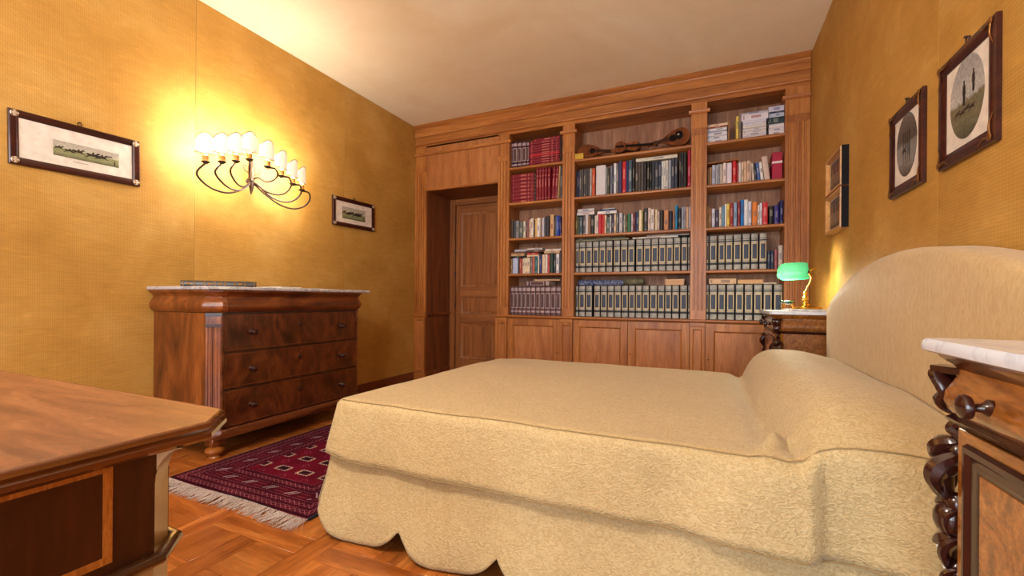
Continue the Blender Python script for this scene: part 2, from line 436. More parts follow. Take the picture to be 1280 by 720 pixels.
br = obj('baseboard_right', extrude_poly(B(), [(XR, YF, 0), (XR-.016, YF, 0), (XR-.016, YF, .07), (XR-.01, YF, .083), (XR, YF, .083)], (0, 4.12-YF, 0)), MT['baseboard']); meta(br, kind='structure')

# ================================================================== BUILT-IN BOOKCASE
D = 4.126
XA, XZ = XL+.004, XR-.004
bc = thing('bookcase', (-1.2, D, 0), 'cherry wood built-in bookcase with fluted pilasters, cornice and low cabinet doors', 'bookcase')
def bpart(name, bm, m='cherry_z', parent=None, **k): return obj(name, bm, MT[m], parent or bc, **k)
# cornice: crown, two fasciae, bottom bead
bpart('crown_moulding', prism_x(B(), [(D+.1, ZC-.002), (D-.045, ZC-.002), (D-.045, ZC-.012), (D-.038, ZC-.02), (D-.03, ZC-.03), (D-.014, ZC-.042), (D-.012, ZC-.05), (D+.1, ZC-.05)], XA, XZ), 'cherry_x')
bpart('upper_fascia', prism_x(B(), [(D+.1, ZC-.05), (D-.012, ZC-.05), (D-.012, ZC-.122), (D-.016, ZC-.124), (D-.016, ZC-.132), (D+.1, ZC-.132)], XA, XZ), 'cherry_x')
bpart('lower_fascia', prism_x(B(), [(D+.1, ZC-.132), (D-.004, ZC-.132), (D-.004, ZC-.205), (D+.1, ZC-.205)], XA, XZ), 'cherry_x')
bpart('cornice_bead', prism_x(B(), [(D-.012, ZC-.205), (D-.015, ZC-.212), (D-.012, ZC-.22), (D+.006, ZC-.228), (D+.006, 2.644), (D+.029, 2.644), (D+.029, ZC-.205)], XA, XZ), 'cherry_x')
PIL = [(XA, -2.955), (-2.043, -1.916), (-1.336, -1.214), (-.162, -.036), (.541, XZ)]
BK = 4.41
def pilaster(x0, x1):
    w = x1-x0; nf = 3 if w < .14 else 4; m_ = .022; fw = (w-2*m_)/(nf*2-1) if nf else 0
    plan = [(x0, D)]
    for k in range(nf):
        a = x0+m_+k*2*fw; plan += [(a, D), (a+fw*.2, D+.009), (a+fw*.8, D+.009), (a+fw, D)]
    plan += [(x1, D), (x1, D+.03), (x0, D+.03)]
    bpart('pilaster', prism_z(B(), plan, .84, 2.37))
    bm = bx(x0, x1, D, D+.03, .763, .84); bpart('pilaster_base', bm)
    bpart('pilaster_head', bx(x0, x1, D-.001, D+.03, 2.37, 2.424))
    bpart('pilaster_neck', bx(x0, x1, D+.001, D+.03, 2.426, 2.65))
for k, (x0, x1) in enumerate(PIL):
    pilaster(x0, x1)
    if k:
        a, b = (x0-.045 if k > 1 else -2.955), min(x1+.022, XZ)
        if k > 1: a = x0-.022
        bpart('capital_moulding', prism_x(B(), [(D+.01, 2.552), (D-.008, 2.552), (D-.016, 2.56), (D-.02, 2.572), (D-.02, 2.58), (D+.01, 2.58)], a, b), 'cherry_x')
bpart('capital_moulding', prism_x(B(), [(D+.002, 2.552), (D-.008, 2.552), (D-.016, 2.56), (D-.02, 2.572), (D-.02, 2.58), (D+.002, 2.58)], XA, -2.955), 'cherry_x')
# uprights behind the pilasters, back boards, top boards
for x0, x1 in PIL[1:]:
    for xa in ((x0, x0+.02), (x1-.02, x1)):
        if xa[0] == PIL[1][0] or xa[1] > XZ-.001: continue
        bpart('upright', bx(xa[0]+.001, xa[1]-.001, D+.03, BK, .763, 2.66))
BAYS = [(-1.916, -1.336), (-1.214, -.162), (-.036, .541)]
SH = [2.295, 1.928, 1.56, 1.192, .763]
for x0, x1 in BAYS:
    n = 3 if x1-x0 < .7 else 5; w = (x1-x0+.02)/n
    bk = bpart('back_panel', bx(x0-.02, x1+.02, BK+.006, BK+.02, .72, 2.68), 'cherry_back')
    for k in range(n):
        bpart('board', bx(x0-.01+k*w+.0006, x0-.01+(k+1)*w-.0006, BK, BK+.006, .76, 2.66), 'cherry_back', bk)
    bpart('top_board', bx(x0-.004, x1+.004, D+.03, BK, 2.645, 2.665), 'cherry_x')
    for z in SH[:4]:
        bpart('shelf', prism_x(B(), [(BK, z), (D+.012, z), (D+.006, z-.004), (D+.004, z-.012), (D+.006, z-.022), (D+.012, z-.026), (BK, z-.026)], x0-.001, x1+.001), 'cherry_x')
# counter and base cabinets
bpart('counter', prism_x(B(), [(BK, .763), (D-.018, .763), (D-.026, .758), (D-.026, .748), (D-.016, .74), (D-.01, .734), (BK, .734)], -2.066, XZ), 'cherry_x')
bpart('carcass', bx(-2.04, XZ, D+.02, BK, .08, .734), 'cherry_z')
bpart('plinth', prism_x(B(), [(D+.03, 0), (D-.008, 0), (D-.008, .07), (D+.0, .082), (D+.03, .082)], -2.066, XZ), 'cherry_x')
def frame_panel(name, x0, x1, z0, z1, st, y0=D-.004, depth=.02, key=False, narrow=False):
    d = B()
    box(d, x0, x0+st, y0, y0+depth, z0, z1, b=.0015); box(d, x1-st, x1, y0, y0+depth, z0, z1, b=.0015)
    box(d, x0+st, x1-st, y0, y0+depth, z0, z0+st, b=.0015); box(d, x0+st, x1-st, y0, y0+depth, z1-st, z1, b=.0015)
    r = bpart(name, d)
    # inner bevelled moulding ring
    ring = B(); a, b, c, e = x0+st, x1-st, z0+st, z1-st; t = .01 if narrow else .014
    def quad(p): return [ring.verts.new(q) for q in p]
    o_ = quad([(a, y0+.003, c), (b, y0+.003, c), (b, y0+.003, e), (a, y0+.003, e)]); i_ = quad([(a+t, y0+.014, c+t), (b-t, y0+.014, c+t), (b-t, y0+.014, e-t), (a+t, y0+.014, e-t)])
    for k in range(4): ring.faces.new((o_[k], o_[(k+1) % 4], i_[(k+1) % 4], i_[k]))
    bpart('panel_moulding', ring, 'cherry_z', r)
    bpart('panel', bx(a-.002, b+.002, y0+.012, y0+depth, c-.002, e+.002), 'cherry_panel', r)
    if key: bpart('keyhole', lathe(B(), [(0, -.002), (.006, -.002), (.006, .004), (0, .004)], (key[0], y0, key[1]), 10, 'Y'), 'hole', r)
    return r
Z0, Z1 = .088, .73
frame_panel('cabinet_door', -1.922, -1.351, Z0, Z1, .066, key=(-1.378, .40))
frame_panel('cabinet_door', -1.217, -.697, Z0, Z1, .063)
frame_panel('cabinet_door', -.693, -.166, Z0, Z1, .063, key=(-.672, .43))
frame_panel('cabinet_door', -.038, .54, Z0, Z1, .066, key=(-.012, .42))
for x0, x1 in ((-2.06, -1.926), (-1.348, -1.221), (-.162, -.042), (.544, XZ)):
    frame_panel('base_pilaster', x0, x1, Z0, .70, .024, y0=D-.012, depth=.03, narrow=True)
    bpart('base_block', bx(x0, x1, D-.012, D+.02, .702, .734), 'cherry_x')
# door bay: left base pilaster, header, jambs
frame_panel('base_pilaster', XA, -2.958, .088, .71, .028, y0=D-.012, depth=.03, narrow=True)
bpart('plinth', bx(XA, -2.953, D-.018, D+.02, 0, .086), 'cherry_x')
bpart('dado_moulding', prism_x(B(), [(D+.02, .712), (D-.014, .712), (D-.026, .735), (D-.03, .748), (D-.03, .756), (D-.005, .763), (D+.02, .763)], XA, -2.945), 'cherry_x')
bpart('header_panel', bx(-2.955, -2.043, D+.006, D+.03, 2.155, 2.66), 'cherry_panel')
bpart('header_edge', prism_x(B(), [(D+.03, 2.15), (D-.002, 2.15), (D-.006, 2.16), (D-.002, 2.17), (D+.03, 2.17)], -2.955, -2.043), 'cherry_x')
YD = 4.64
bpart('jamb_panel', bx(XA, -2.957, D+.03, YD, .763, 2.66), 'jamb')
bpart('jamb_panel', bx(XA, -2.961, D+.03, YD, .0, .712), 'jamb')
bpart('jamb_moulding', extrude_poly(B(), [(-2.97, D-.005, .712), (-2.953, D-.005, .735), (-2.945, D-.005, .748), (-2.945, D-.005, .756), (-2.957, D-.005, .765), (-2.97, D-.005, .765)], (0, YD-D+.005, 0)), 'jamb')
bpart('jamb_skirting', bx(-2.965, -2.949, D+.02, YD, 0, .09, b=.004), 'jamb')
bpart('jamb_panel', bx(-2.043, -2.018, D+.03, YD, .0, 2.66), 'jamb')
bpart('door_soffit', bx(-2.957, -2.043, D+.03, YD, 2.155, 2.18), 'jamb')
# the door itself
dr = obj('door_1', bx(-2.965, -2.02, YD+.03, YD+.05, 0, 2.16), MT['door']); meta(dr, kind='structure')
dp = lambda n, bm, m='door', p=dr, **k: obj(n, bm, MT[m], p, **k)
dp('door_casing', bx(-2.962, -2.885, YD, YD+.03, 0, 2.155, b=.004)); dp('door_casing', bx(-2.095, -2.02, YD, YD+.03, 0, 2.155, b=.004))
dp('door_casing', bx(-2.885, -2.095, YD, YD+.03, 2.08, 2.155, b=.004), 'door_x')
leaf = dp('door_leaf', bx(-2.872, -2.098, YD+.014, YD+.028, .01, 2.072))
zz = [(1.98, 1.075), (.957, .75), (.63, .2)]
for x0, x1 in ((-2.872, -2.80), (-2.17, -2.098)): dp('stile', bx(x0, x1, YD+.004, YD+.014, .01, 2.072, b=.002), p=leaf)
for z0, z1 in ((1.98, 2.072), (.957, 1.075), (.63, .75), (.01, .2)): dp('rail', bx(-2.80, -2.17, YD+.004, YD+.014, z0, z1, b=.002), 'door_x', leaf)
for zt, zb in zz:
    bm = B(); t = .022
    a, b = -2.80, -2.17
    o_ = [bm.verts.new(q) for q in ((a, YD+.003, zb), (b, YD+.003, zb), (b, YD+.003, zt), (a, YD+.003, zt))]
    i_ = [bm.verts.new(q) for q in ((a+t, YD+.0135, zb+t), (b-t, YD+.0135, zb+t), (b-t, YD+.0135, zt-t), (a+t, YD+.0135, zt-t))]
    for k in range(4): bm.faces.new((o_[k], o_[(k+1) % 4], i_[(k+1) % 4], i_[k]))
    dp('panel_moulding', bm, p=leaf)
    dp('door_panel', bx(a+.03, b-.03, YD+.01, YD+.0145, zb+.03, zt-.03, b=.002), p=leaf)
for z in (1.86, 1.47, 1.2, .82, .3): dp('hinge', lathe(B(), [(0, 0), (.006, 0), (.008, .01), (.008, .05), (.006, .06), (0, .06)], (-2.878, YD-.002, z), 10), 'iron')

# ================================================================== BOOKS
NAMED = {'dark brown': (45, 32, 26), 'tan': (190, 145, 95), 'navy': (42, 46, 82), 'grey': (125, 125, 130), 'dark grey': (70, 68, 68), 'white': (222, 218, 214),
 'cream': (214, 196, 168), 'beige': (200, 172, 146), 'dark red': (125, 40, 45), 'red': (190, 40, 45), 'pink': (200, 150, 150), 'black': (30, 28, 32), 'blue': (45, 95, 175),
 'pale blue': (178, 186, 212), 'slate blue': (100, 132, 162), 'teal': (40, 100, 105), 'green': (55, 105, 75), 'dark green': (38, 60, 48), 'olive': (98, 88, 45), 'yellow': (222, 198, 90),
 'orange': (212, 112, 48), 'purple': (55, 42, 105), 'light grey': (190, 186, 190), 'brown': (140, 95, 65), 'plum': (62, 28, 44), 'crimson': (165, 25, 55)}
def cname(c): return min(NAMED, key=lambda k: sum((a-b)**2 for a, b in zip(NAMED[k], c)))
BM = {}
def bmat(c, rough=.5):
    k = tuple(c)
    if k not in BM: BM[k] = plain('cloth_%d_%d_%d' % k, c, rough, .35, gs=90, grain=.05)
    return BM[k]
ORD = ['first', 'second', 'third', 'fourth', 'fifth', 'sixth', 'seventh', 'eighth', 'ninth', 'tenth', 'eleventh', 'twelfth', 'thirteenth', 'fourteenth', 'fifteenth', 'sixteenth', 'seventeenth', 'eighteenth', 'nineteenth'] + \
      [a + b for a in ('twentieth', ) for b in ('',)] + ['twenty-' + w for w in ('first', 'second', 'third', 'fourth', 'fifth', 'sixth', 'seventh', 'eighth', 'ninth')] + ['thirtieth'] + \
      ['thirty-' + w for w in ('first', 'second', 'third', 'fourth', 'fifth', 'sixth', 'seventh', 'eighth', 'ninth')] + ['fortieth'] + ['forty-' + w for w in ('first', 'second', 'third', 'fourth', 'fifth', 'sixth', 'seventh', 'eighth', 'ninth')]
BAYN = {'A': 'left bay', 'B': 'middle bay', 'C': 'right bay'}
SHN = {1: 'top shelf', 2: 'second shelf', 3: 'third shelf', 4: 'fourth shelf', 5: 'bottom shelf'}
def book_mesh(w, h, dep, bulge):
    """upright book, spine at y=0 facing -y, foot at z=0"""
    t = min(.0028, w*.2); hw = w/2
    plan = [(-hw, dep), (-hw, 0)] + [(-hw*math.cos(a), -bulge*math.sin(a)) for a in (PI*.2, PI*.4, PI*.6, PI*.8)] + [(hw, 0), (hw, dep), (hw-t, dep), (hw-t, t), (-hw+t, t), (-hw+t, dep)]
    return prism_z(B(), plan, 0, h)
def book(name, loc, w, h, dep, c, label, group, rot=0.0, title=None, style=None, rz=0.0, bulge=None):
    bulge = min(.006, w*.22) if bulge is None else bulge
    o = obj(name, book_mesh(w, h, dep, bulge), bmat(c)); o.location = loc; o.rotation_euler = (0, rot, rz)
    meta(o, label, 'book', group)
    t = min(.0028, w*.2)
    obj('page_block', bx(-w/2+t, w/2-t, t, dep-.004, .003, h-.003), MT['paper'], o)
    f = -bulge
    def plate(n, wf, z0, z1, m, d=.0012):
        # plate that follows the rounded spine
        bm = B(); k = 5; hw = w/2; pts = []
        for i in range(k):
            a = PI*(.5 + (i/(k-1)-.5)*wf); pts.append((-hw*math.cos(a), -bulge*math.sin(a)))
        a_ = [[bm.verts.new((x, y-d, z)) for x, y in pts] for z in (z0, z1)]
        for i in range(k-1): bm.faces.new((a_[0][i], a_[0][i+1], a_[1][i+1], a_[1][i]))
        bb = [[bm.verts.new((x, y+.0004, z)) for x, y in pts] for z in (z0, z1)]
        for i in range(k-1):
            bm.faces.new((bb[0][i], bb[0][i+1], a_[0][i+1], a_[0][i])); bm.faces.new((a_[1][i], a_[1][i+1], bb[1][i+1], bb[1][i]))
        bm.faces.new((a_[0][0], a_[1][0], bb[1][0], bb[0][0])); bm.faces.new((a_[0][-1], bb[0][-1], bb[1][-1], a_[1][-1]))
        return obj(n, bm, m, o)
    if style == 'encyclopedia':
        pal, gold, navy, blk = style_m
        plate('spine_leather', .72, .004, h-.004, pal, .0006)
        plate('title_frame', .62, h*.27, h*.74, gold, .0014); plate('title_panel', .42, h*.30, h*.71, navy, .002)
        plate('spine_band', .94, h*.15, h*.215, blk, .0018); plate('spine_band', .94, h*.795, h*.825, blk, .0018); plate('spine_band', .94, h*.86, h*.872, blk, .0018)
        plate('spine_band', .8, h*.765, h*.775, gold, .0016); plate('spine_band', .8, h*.23, h*.24, gold, .0016)
    elif style == 'framed':
        pal, dark = framed_m
        plate('title_frame', .7, h*.24, h*.76, pal, .0012); plate('title_panel', .42, h*.27, h*.73, dark, .0018)
        plate('spine_band', .7, h*.1, h*.16, pal, .0012); plate('spine_band', .7, h*.83, h*.94, pal, .0012)
    elif style == 'red':
        for z0, z1, wf in ((.08, .1, .7), (.42, .66, .3), (.74, .78, .5), (.9, .915, .7)): plate('gilt_line', wf, h*z0, h*z1, red_gilt, .0008)
    elif title:
        for z0, z1, wf, tc in title: plate('title_label', wf, h*z0, h*z1, bmat(tc), .0007)
    return o
style_m = (plain('pewter_leather', (152, 148, 140), .45, .4, gs=25, grain=.14), plain('gilt_line_tooling', (196, 172, 124), .45, .4), plain('navy_title', (50, 56, 78), .5), plain('black_band', (28, 28, 34), .5))
framed_m = (plain('rose_tooling', (168, 146, 148), .45, gs=30, grain=.12), plain('maroon_title', (84, 50, 48), .5))
red_gilt = plain('faded_gilt', (176, 92, 84), .45)
def rnd_title(c):
    lum = sum(c)/3; k = random.random()
    if k < .25: return None
    tc = (225, 215, 195) if lum < 110 else random.choice([(60, 50, 50), (120, 40, 40), (90, 90, 110), (50, 60, 110)])
    tc = tuple(int(a*.4+b*.6) for a, b in zip(tc, c))
    z = random.uniform(.3, .5)
    out = [(z, z+random.uniform(.2, .4), random.uniform(.25, .45), tc)]
    if random.random() < .5: out.append((.06, .12, .4, tc))
    return out
SPINE = 4.185
COUNT = {}
def inbay(bay, p):
    x0, x1 = BAYS['ABC'.index(bay)]; p.x = min(max(p.x, x0+.002), x1-.002); return p
def shelf_books(bay, n, org, sc, items, yb, style=None, name='book', group=None, dep=None, spine=SPINE):
    """items: (x0, x1, top, colour[, lean in degrees]) in crop pixels; they stand on shelf n"""
    ox, oy = org; zb = SH[n-1]
    i0 = COUNT.get((bay, n), 0)
    for k, it in enumerate(items):
        x0, x1, top, c = it[:4]; lean = it[4] if len(it) > 4 else 0
        px0, px1, py = ox+x0/sc, ox+x1/sc, oy+top/sc
        a, b = inbay(bay, onY(px0, py, spine)), inbay(bay, onY(px1, py, spine))
        if b.x-a.x < .006: b.x = a.x+.006
        w = max(.005, (b.x-a.x)*.97); h = min(a.z-zb, .345)
        st = style; d = dep or min(.2, h*.72)
        word = ORD[i0+k]
        if st == 'encyclopedia': lab = 'grey and gold encyclopedia volume, %s upright book from left on %s, %s' % (word, SHN[n], BAYN[bay])
        elif st == 'framed': lab = '%s volume with pale framed title, %s upright book from left on %s, %s' % ('plum' if n == 1 else 'brown', word, SHN[n], BAYN[bay])
        elif st == 'red': lab = 'dark red encyclopedia standing %s from left on %s, %s' % (word, SHN[n], BAYN[bay])
        else: lab = '%s book standing %s from left on %s, %s' % (cname(c), word, SHN[n], BAYN[bay])
        lr = math.radians(lean); cx = (a.x+b.x)/2
        z = zb + (abs(math.sin(lr))*w/2 if lean else 0) + .0005
        if lean: cx -= math.sin(lr)*h/2; h *= .985
        tt = None if (st or w > .05) else rnd_title(c)
        sp = spine + (0 if st else random.uniform(-.008, .012))
        book(name if st != 'encyclopedia' else 'encyclopedia_volume', (cx, sp, z), w, h, d, c, lab, group or 'books on the %s, %s' % (SHN[n], BAYN[bay]), lr, tt, st)
    COUNT[(bay, n)] = i0+len(items)
def flat_books(bay, n, org, sc, items, where, zb=None, style=None, name='book', dep=.17, spine=SPINE, group=None):
    """items bottom to top: (x0, x1, thickness px, colour); stacked"""
    ox, oy = org
    z = SH[n-1] if zb is None else zb
    N_ = len(items)
    for k, it in enumerate(items):
        x0, x1, th, c = it[:4]
        yy = oy
        a, b = inbay(bay, onY(ox+x0/sc, yy, spine)), inbay(bay, onY(ox+x1/sc, yy, spine))
        t = th/sc*spine/ray(ox+x0/sc, yy).y/FPX
        pos = 'bottom' if k == 0 and N_ > 1 else ('topmost' if k == N_-1 and N_ > 1 else (ORD[k]+' up' if N_ > 1 else ''))
        lab = ('%s %s lying flat, %s of %s, %s %s' % ('dark red' if style == 'red' else ('brown' if style == 'framed' else cname(c)), 'volume' if style else 'book', pos, where, SHN[n], BAYN[bay])) if N_ > 1 else '%s %s lying flat %s, %s %s' % ('brown' if style == 'framed' else cname(c), 'volume' if style else 'book', where, SHN[n], BAYN[bay])
        L = b.x-a.x
        book(name, (a.x, spine+random.uniform(-.006, .006), z+t/2+.0005), t*.97, L, min(dep, .2), c, lab, group or 'flat books on the %s, %s' % (SHN[n], BAYN[bay]), PI/2, None if style else (rnd_title(c)), style, bulge=min(.003, t*.2))
        z += t
    return z
RED = (122, 18, 36)
# --- left bay
o1, s1 = (632, 160), 7.2
PLUM = (58, 24, 40)
shelf_books('A', 1, o1, s1, [(48, 70, 132, PLUM), (70, 106, 130, PLUM), (108, 146, 128, PLUM), (149, 188, 124, PLUM), (192, 211, 120, PLUM)], 0, 'framed', group='plum volumes on the top shelf')
flat_books('A', 1, o1, s1, [(214, 490, 22, RED)]*2+[(216, 488, 22, RED)]*2+[(218, 486, 16, (190, 20, 40))]+[(214, 488, 23, RED)]*5+[(248, 490, 24, RED)], 'red stack', style='red', group='red volumes lying on the top shelf')
flat_books('A', 2, o1, s1, [(40, 262, 32.5, RED)]*8, 'red stack', style='red', group='red volumes lying on the second shelf')
shelf_books('A', 2, o1, s1, [(276, 299, 366, RED), (301, 323, 362, RED), (326, 348, 360, RED), (351, 374, 357, RED), (380, 404, 354, RED), (420, 446, 350, RED, 2.5), (447, 474, 347, RED, 3.5)], 0, 'red', group='red volumes standing on the second shelf')
shelf_books('A', 2, o1, s1, [(470, 482, 330, (205, 165, 110), 4), (492, 508, 345, (70, 70, 75))], 0)
o2, s2 = (632, 258), 8.275
shelf_books('A', 3, o2, s2, [(38, 50, 130, (40, 30, 25)), (51, 68, 128, (150, 110, 70)), (70, 106, 150, (45, 46, 56)), (108, 140, 150, (130, 130, 135)), (141, 178, 160, (95, 100, 100)), (182, 205, 155, (215, 205, 185)),
 (206, 220, 155, (60, 50, 50)), (222, 239, 120, (150, 90, 90)), (240, 261, 135, (200, 170, 150)), (262, 290, 128, (225, 215, 200)), (291, 302, 140, (60, 50, 50)), (303, 328, 130, (215, 175, 110)), (330, 358, 125, (230, 222, 215)),
 (360, 374, 130, (150, 110, 90)), (375, 396, 118, (190, 190, 200)), (397, 416, 110, (75, 75, 85)), (418, 451, 100, (50, 45, 55)), (457, 500, 85, (205, 160, 115)), (502, 514, 100, (50, 45, 45)), (515, 528, 105, (120, 120, 130)), (529, 555, 98, (40, 70, 170)), (557, 572, 100, (45, 40, 90), -3)], 0)
shelf_books('A', 4, o2, s2, [(38, 72, 545, (140, 105, 60)), (75, 130, 538, (175, 185, 215)), (132, 146, 540, (60, 50, 50)), (147, 169, 540, (165, 75, 65)), (171, 199, 536, (215, 200, 175)), (200, 224, 536, (220, 205, 180)), (225, 253, 530, (225, 205, 175)),
 (255, 276, 524, (110, 105, 105)), (278, 297, 522, (205, 95, 80)), (299, 307, 522, (90, 110, 110)), (308, 333, 518, (30, 100, 105)), (335, 349, 516, (220, 200, 180)), (350, 376, 508, (35, 45, 110)), (378, 410, 500, (215, 190, 160)), (412, 433, 498, (225, 215, 205)),
 (435, 457, 497, (190, 80, 85)), (460, 495, 495, (35, 60, 50)), (497, 520, 494, (60, 65, 70)), (522, 553, 490, (225, 220, 220)), (555, 573, 490, (70, 70, 72))], 0)
zt = onY(632+60/8.275, 258+536/8.275, SPINE).z+.001
flat_books('A', 4, o2, s2, [(40, 195, 18, (28, 24, 26)), (42, 196, 24, (196, 160, 120)), (46, 202, 20, (120, 84, 62)), (100, 224, 22, (176, 176, 190))], 'left flat stack', zt, dep=.15)
zt = onY(632+240/8.275, 258+524/8.275, SPINE).z+.003
flat_books('A', 4, o2, s2, [(228, 350, 18, (214, 190, 160)), (226, 340, 24, (170, 44, 40)), (228, 392, 24, (76, 50, 44)), (230, 388, 20, (190, 184, 186))], 'centre flat stack', zt, dep=.15)
zt = onY(632+430/8.275, 258+489/8.275, SPINE).z+.001
flat_books('A', 4, o2, s2, [(404, 566, 26, (202, 166, 124)), (412, 574, 20, (216, 210, 206))], 'right flat stack', zt, dep=.15)
o3, s3 = (632, 335), 11.075
BR = (96, 66, 66)
bd = [70, 118, 172, 228, 285, 350, 415, 480, 545, 622, 700, 768]
shelf_books('A', 5, o3, s3, [(a+2, b-2, 254-i*.6, BR) for i, (a, b) in enumerate(zip(bd, bd[1:]))], 0, 'framed', group='brown volumes on the bottom shelf')
zt = onY(632+300/11.075, 335+250/11.075, SPINE).z+.002
zt = flat_books('A', 5, o3, s3, [(262, 625, 66, BR)], 'on the brown volumes', zt, style='framed')
flat_books('A', 5, o3, s3, [(396, 755, 22, (206, 166, 126))], 'above the brown volume', zt, dep=.14)
# --- middle bay
o4, o5 = (714, 150), (790, 150)
shelf_books('B', 2, o4, s1, [(44, 55, 455, (40, 36, 40)), (56, 70, 470, (50, 50, 90)), (71, 91, 450, (85, 80, 80)), (92, 110, 447, (80, 75, 75)), (111, 131, 445, (75, 70, 70)), (132, 151, 442, (70, 66, 66)), (152, 171, 440, (78, 72, 72)), (172, 183, 440, (200, 195, 190)), (187, 215, 440, (190, 80, 50)),
 (224, 312, 416, (206, 202, 206)), (314, 325, 430, (150, 150, 140)), (326, 347, 432, (60, 60, 45)), (350, 371, 412, (120, 120, 130)), (372, 381, 402, (40, 42, 70)), (382, 405, 390, (225, 225, 225)), (406, 424, 392, (110, 105, 105)), (426, 456, 374, (60, 60, 100)), (459, 494, 376, (190, 30, 30)), (495, 513, 372, (35, 50, 110)), (514, 548, 364, (70, 85, 100)), (553, 575, 342, (30, 30, 35))], 0)
shelf_books('B', 2, o5, s1, [(32, 55, 390, (75, 65, 60)), (56, 81, 388, (75, 68, 64)), (82, 105, 388, (85, 78, 75)), (106, 132, 382, (35, 35, 40)), (136, 158, 378, (36, 30, 24)), (160, 178, 378, (25, 22, 20)), (180, 204, 380, (50, 55, 65)), (205, 239, 377, (55, 60, 70)), (240, 263, 374, (40, 45, 70)), (264, 285, 370, (215, 212, 205)), (286, 303, 368, (205, 200, 190)), (304, 326, 366, (200, 195, 190)),
 (328, 353, 360, (150, 155, 165)), (354, 385, 352, (50, 55, 70)), (386, 411, 347, (60, 62, 75)), (424, 443, 296, (45, 35, 25)), (446, 459, 293, (55, 60, 75)), (460, 493, 291, (40, 35, 25)), (502, 530, 273, (165, 25, 55))], 0)
zt = onY(790+100/7.2, 150+384/7.2, SPINE).z+.012
b_ = flat_books('B', 2, (790, 180), s1, [(36, 408, 30, (208, 200, 184))], 'on the dark books', zt, dep=.19)
o6, o7, s6 = (714, 245), (790, 245), 13.09
shelf_books('B', 3, o6, s6, [(66, 109, 325, (95, 85, 35)), (111, 134, 342, (80, 90, 80)), (136, 186, 345, (70, 85, 95)), (188, 232, 322, (84, 78, 88)), (236, 286, 315, (195, 185, 185)), (289, 317, 332, (150, 105, 75)), (319, 376, 332, (35, 33, 40)), (380, 417, 320, (205, 190, 175)), (418, 445, 314, (215, 205, 200)), (447, 498, 307, (190, 40, 55)), (499, 548, 302, (185, 45, 40)), (549, 576, 315, (215, 190, 165)), (579, 630, 345, (75, 95, 95)), (631, 656, 318, (205, 200, 195)), (658, 704, 310, (45, 45, 75)), (705, 736, 300, (220, 195, 165)), (740, 776, 282, (95, 95, 100)), (786, 836, 280, (195, 190, 195)), (840, 861, 315, (45, 50, 65)), (862, 881, 315, (185, 180, 175)), (885, 917, 310, (90, 75, 40)), (920, 974, 292, (55, 105, 75)), (975, 985, 300, (40, 90, 100)), (986, 1010, 300, (215, 195, 200)), (1012, 1042, 275, (110, 40, 45))], 0)
shelf_books('B', 3, o7, s6, [(52, 76, 262, (40, 40, 75)), (77, 112, 255, (55, 65, 95)), (116, 165, 237, (225, 210, 180)), (166, 179, 240, (160, 150, 70)), (190, 255, 202, (52, 52, 55)), (259, 310, 196, (205, 185, 175)), (312, 360, 216, (225, 215, 210)), (362, 379, 230, (110, 70, 50)), (380, 420, 224, (205, 190, 160)), (422, 450, 255, (215, 190, 185)), (454, 515, 237, (40, 30, 28)), (521, 600, 237, (190, 130, 90)), (606, 661, 252, (30, 35, 50)), (666, 700, 247, (175, 110, 70)), (706, 746, 155, (35, 130, 175)), (756, 801, 202, (30, 28, 32)), (811, 844, 182, (150, 155, 170)), (845, 885, 180, (145, 140, 150)), (888, 926, 187, (205, 165, 130)), (930, 962, 180, (170, 160, 175))], 0)
zt = onY(714+200/13.09, 245+318/13.09, SPINE).z+.002
flat_books('B', 3, o6, s6, [(95, 380, 52, (205, 196, 196)), (110, 378, 50, (196, 186, 190))], 'grey flat pair', zt, dep=.15)
zt = onY(714+500/13.09, 245+300/13.09, SPINE).z+.002
flat_books('B', 3, o6, s6, [(432, 745, 48, (222, 218, 216)), (470, 730, 26, (44, 54, 96)), (520, 712, 14, (214, 210, 206))], 'white flat stack', zt, dep=.14)
o8, s8 = (714, 285), 6.0
GREY = (58, 58, 62)
def vols(b, tops):
    (xa, ya), (xb, yb) = tops
    return [(a, c-1, ya+(yb-ya)*(a-xa)/(xb-xa), GREY) for a, c in b]
ev = [(36, 60), (62, 109), (112, 159), (162, 209), (212, 260), (264, 312), (319, 369), (373, 424), (427, 478), (487, 541), (544, 599), (602, 655), (658, 711), (714, 766), (769, 821), (827, 874), (878, 892)]
shelf_books('B', 4, o8, s8, vols(ev, ((36, 108), (893, 68))), 0, 'encyclopedia', group='grey encyclopedias on the fourth shelf', dep=.2)
ev = [(36, 56), (59, 107), (110, 159), (172, 219), (222, 271), (274, 322), (325, 376), (379, 429), (432, 481), (484, 532), (535, 586), (590, 647), (650, 701), (704, 754), (757, 811), (816, 873), (878, 892)]
shelf_books('B', 5, o8, s8, vols(ev, ((36, 434), (893, 428))), 0, 'encyclopedia', group='grey encyclopedias on the bottom shelf', dep=.2)
zt = onY(714+40/6, 285+106/6, SPINE).z+.002
flat_books('B', 4, (714, 305), s8, [(30, 430, 14, (126, 120, 92)), (40, 405, 10, (66, 60, 50))], 'olive flat pair', zt, dep=.19)
flat_books('B', 4, (714, 305), s8, [(460, 800, 12, (210, 206, 200)), (566, 885, 12, (150, 146, 140))], 'pale flat pair', zt, dep=.19)
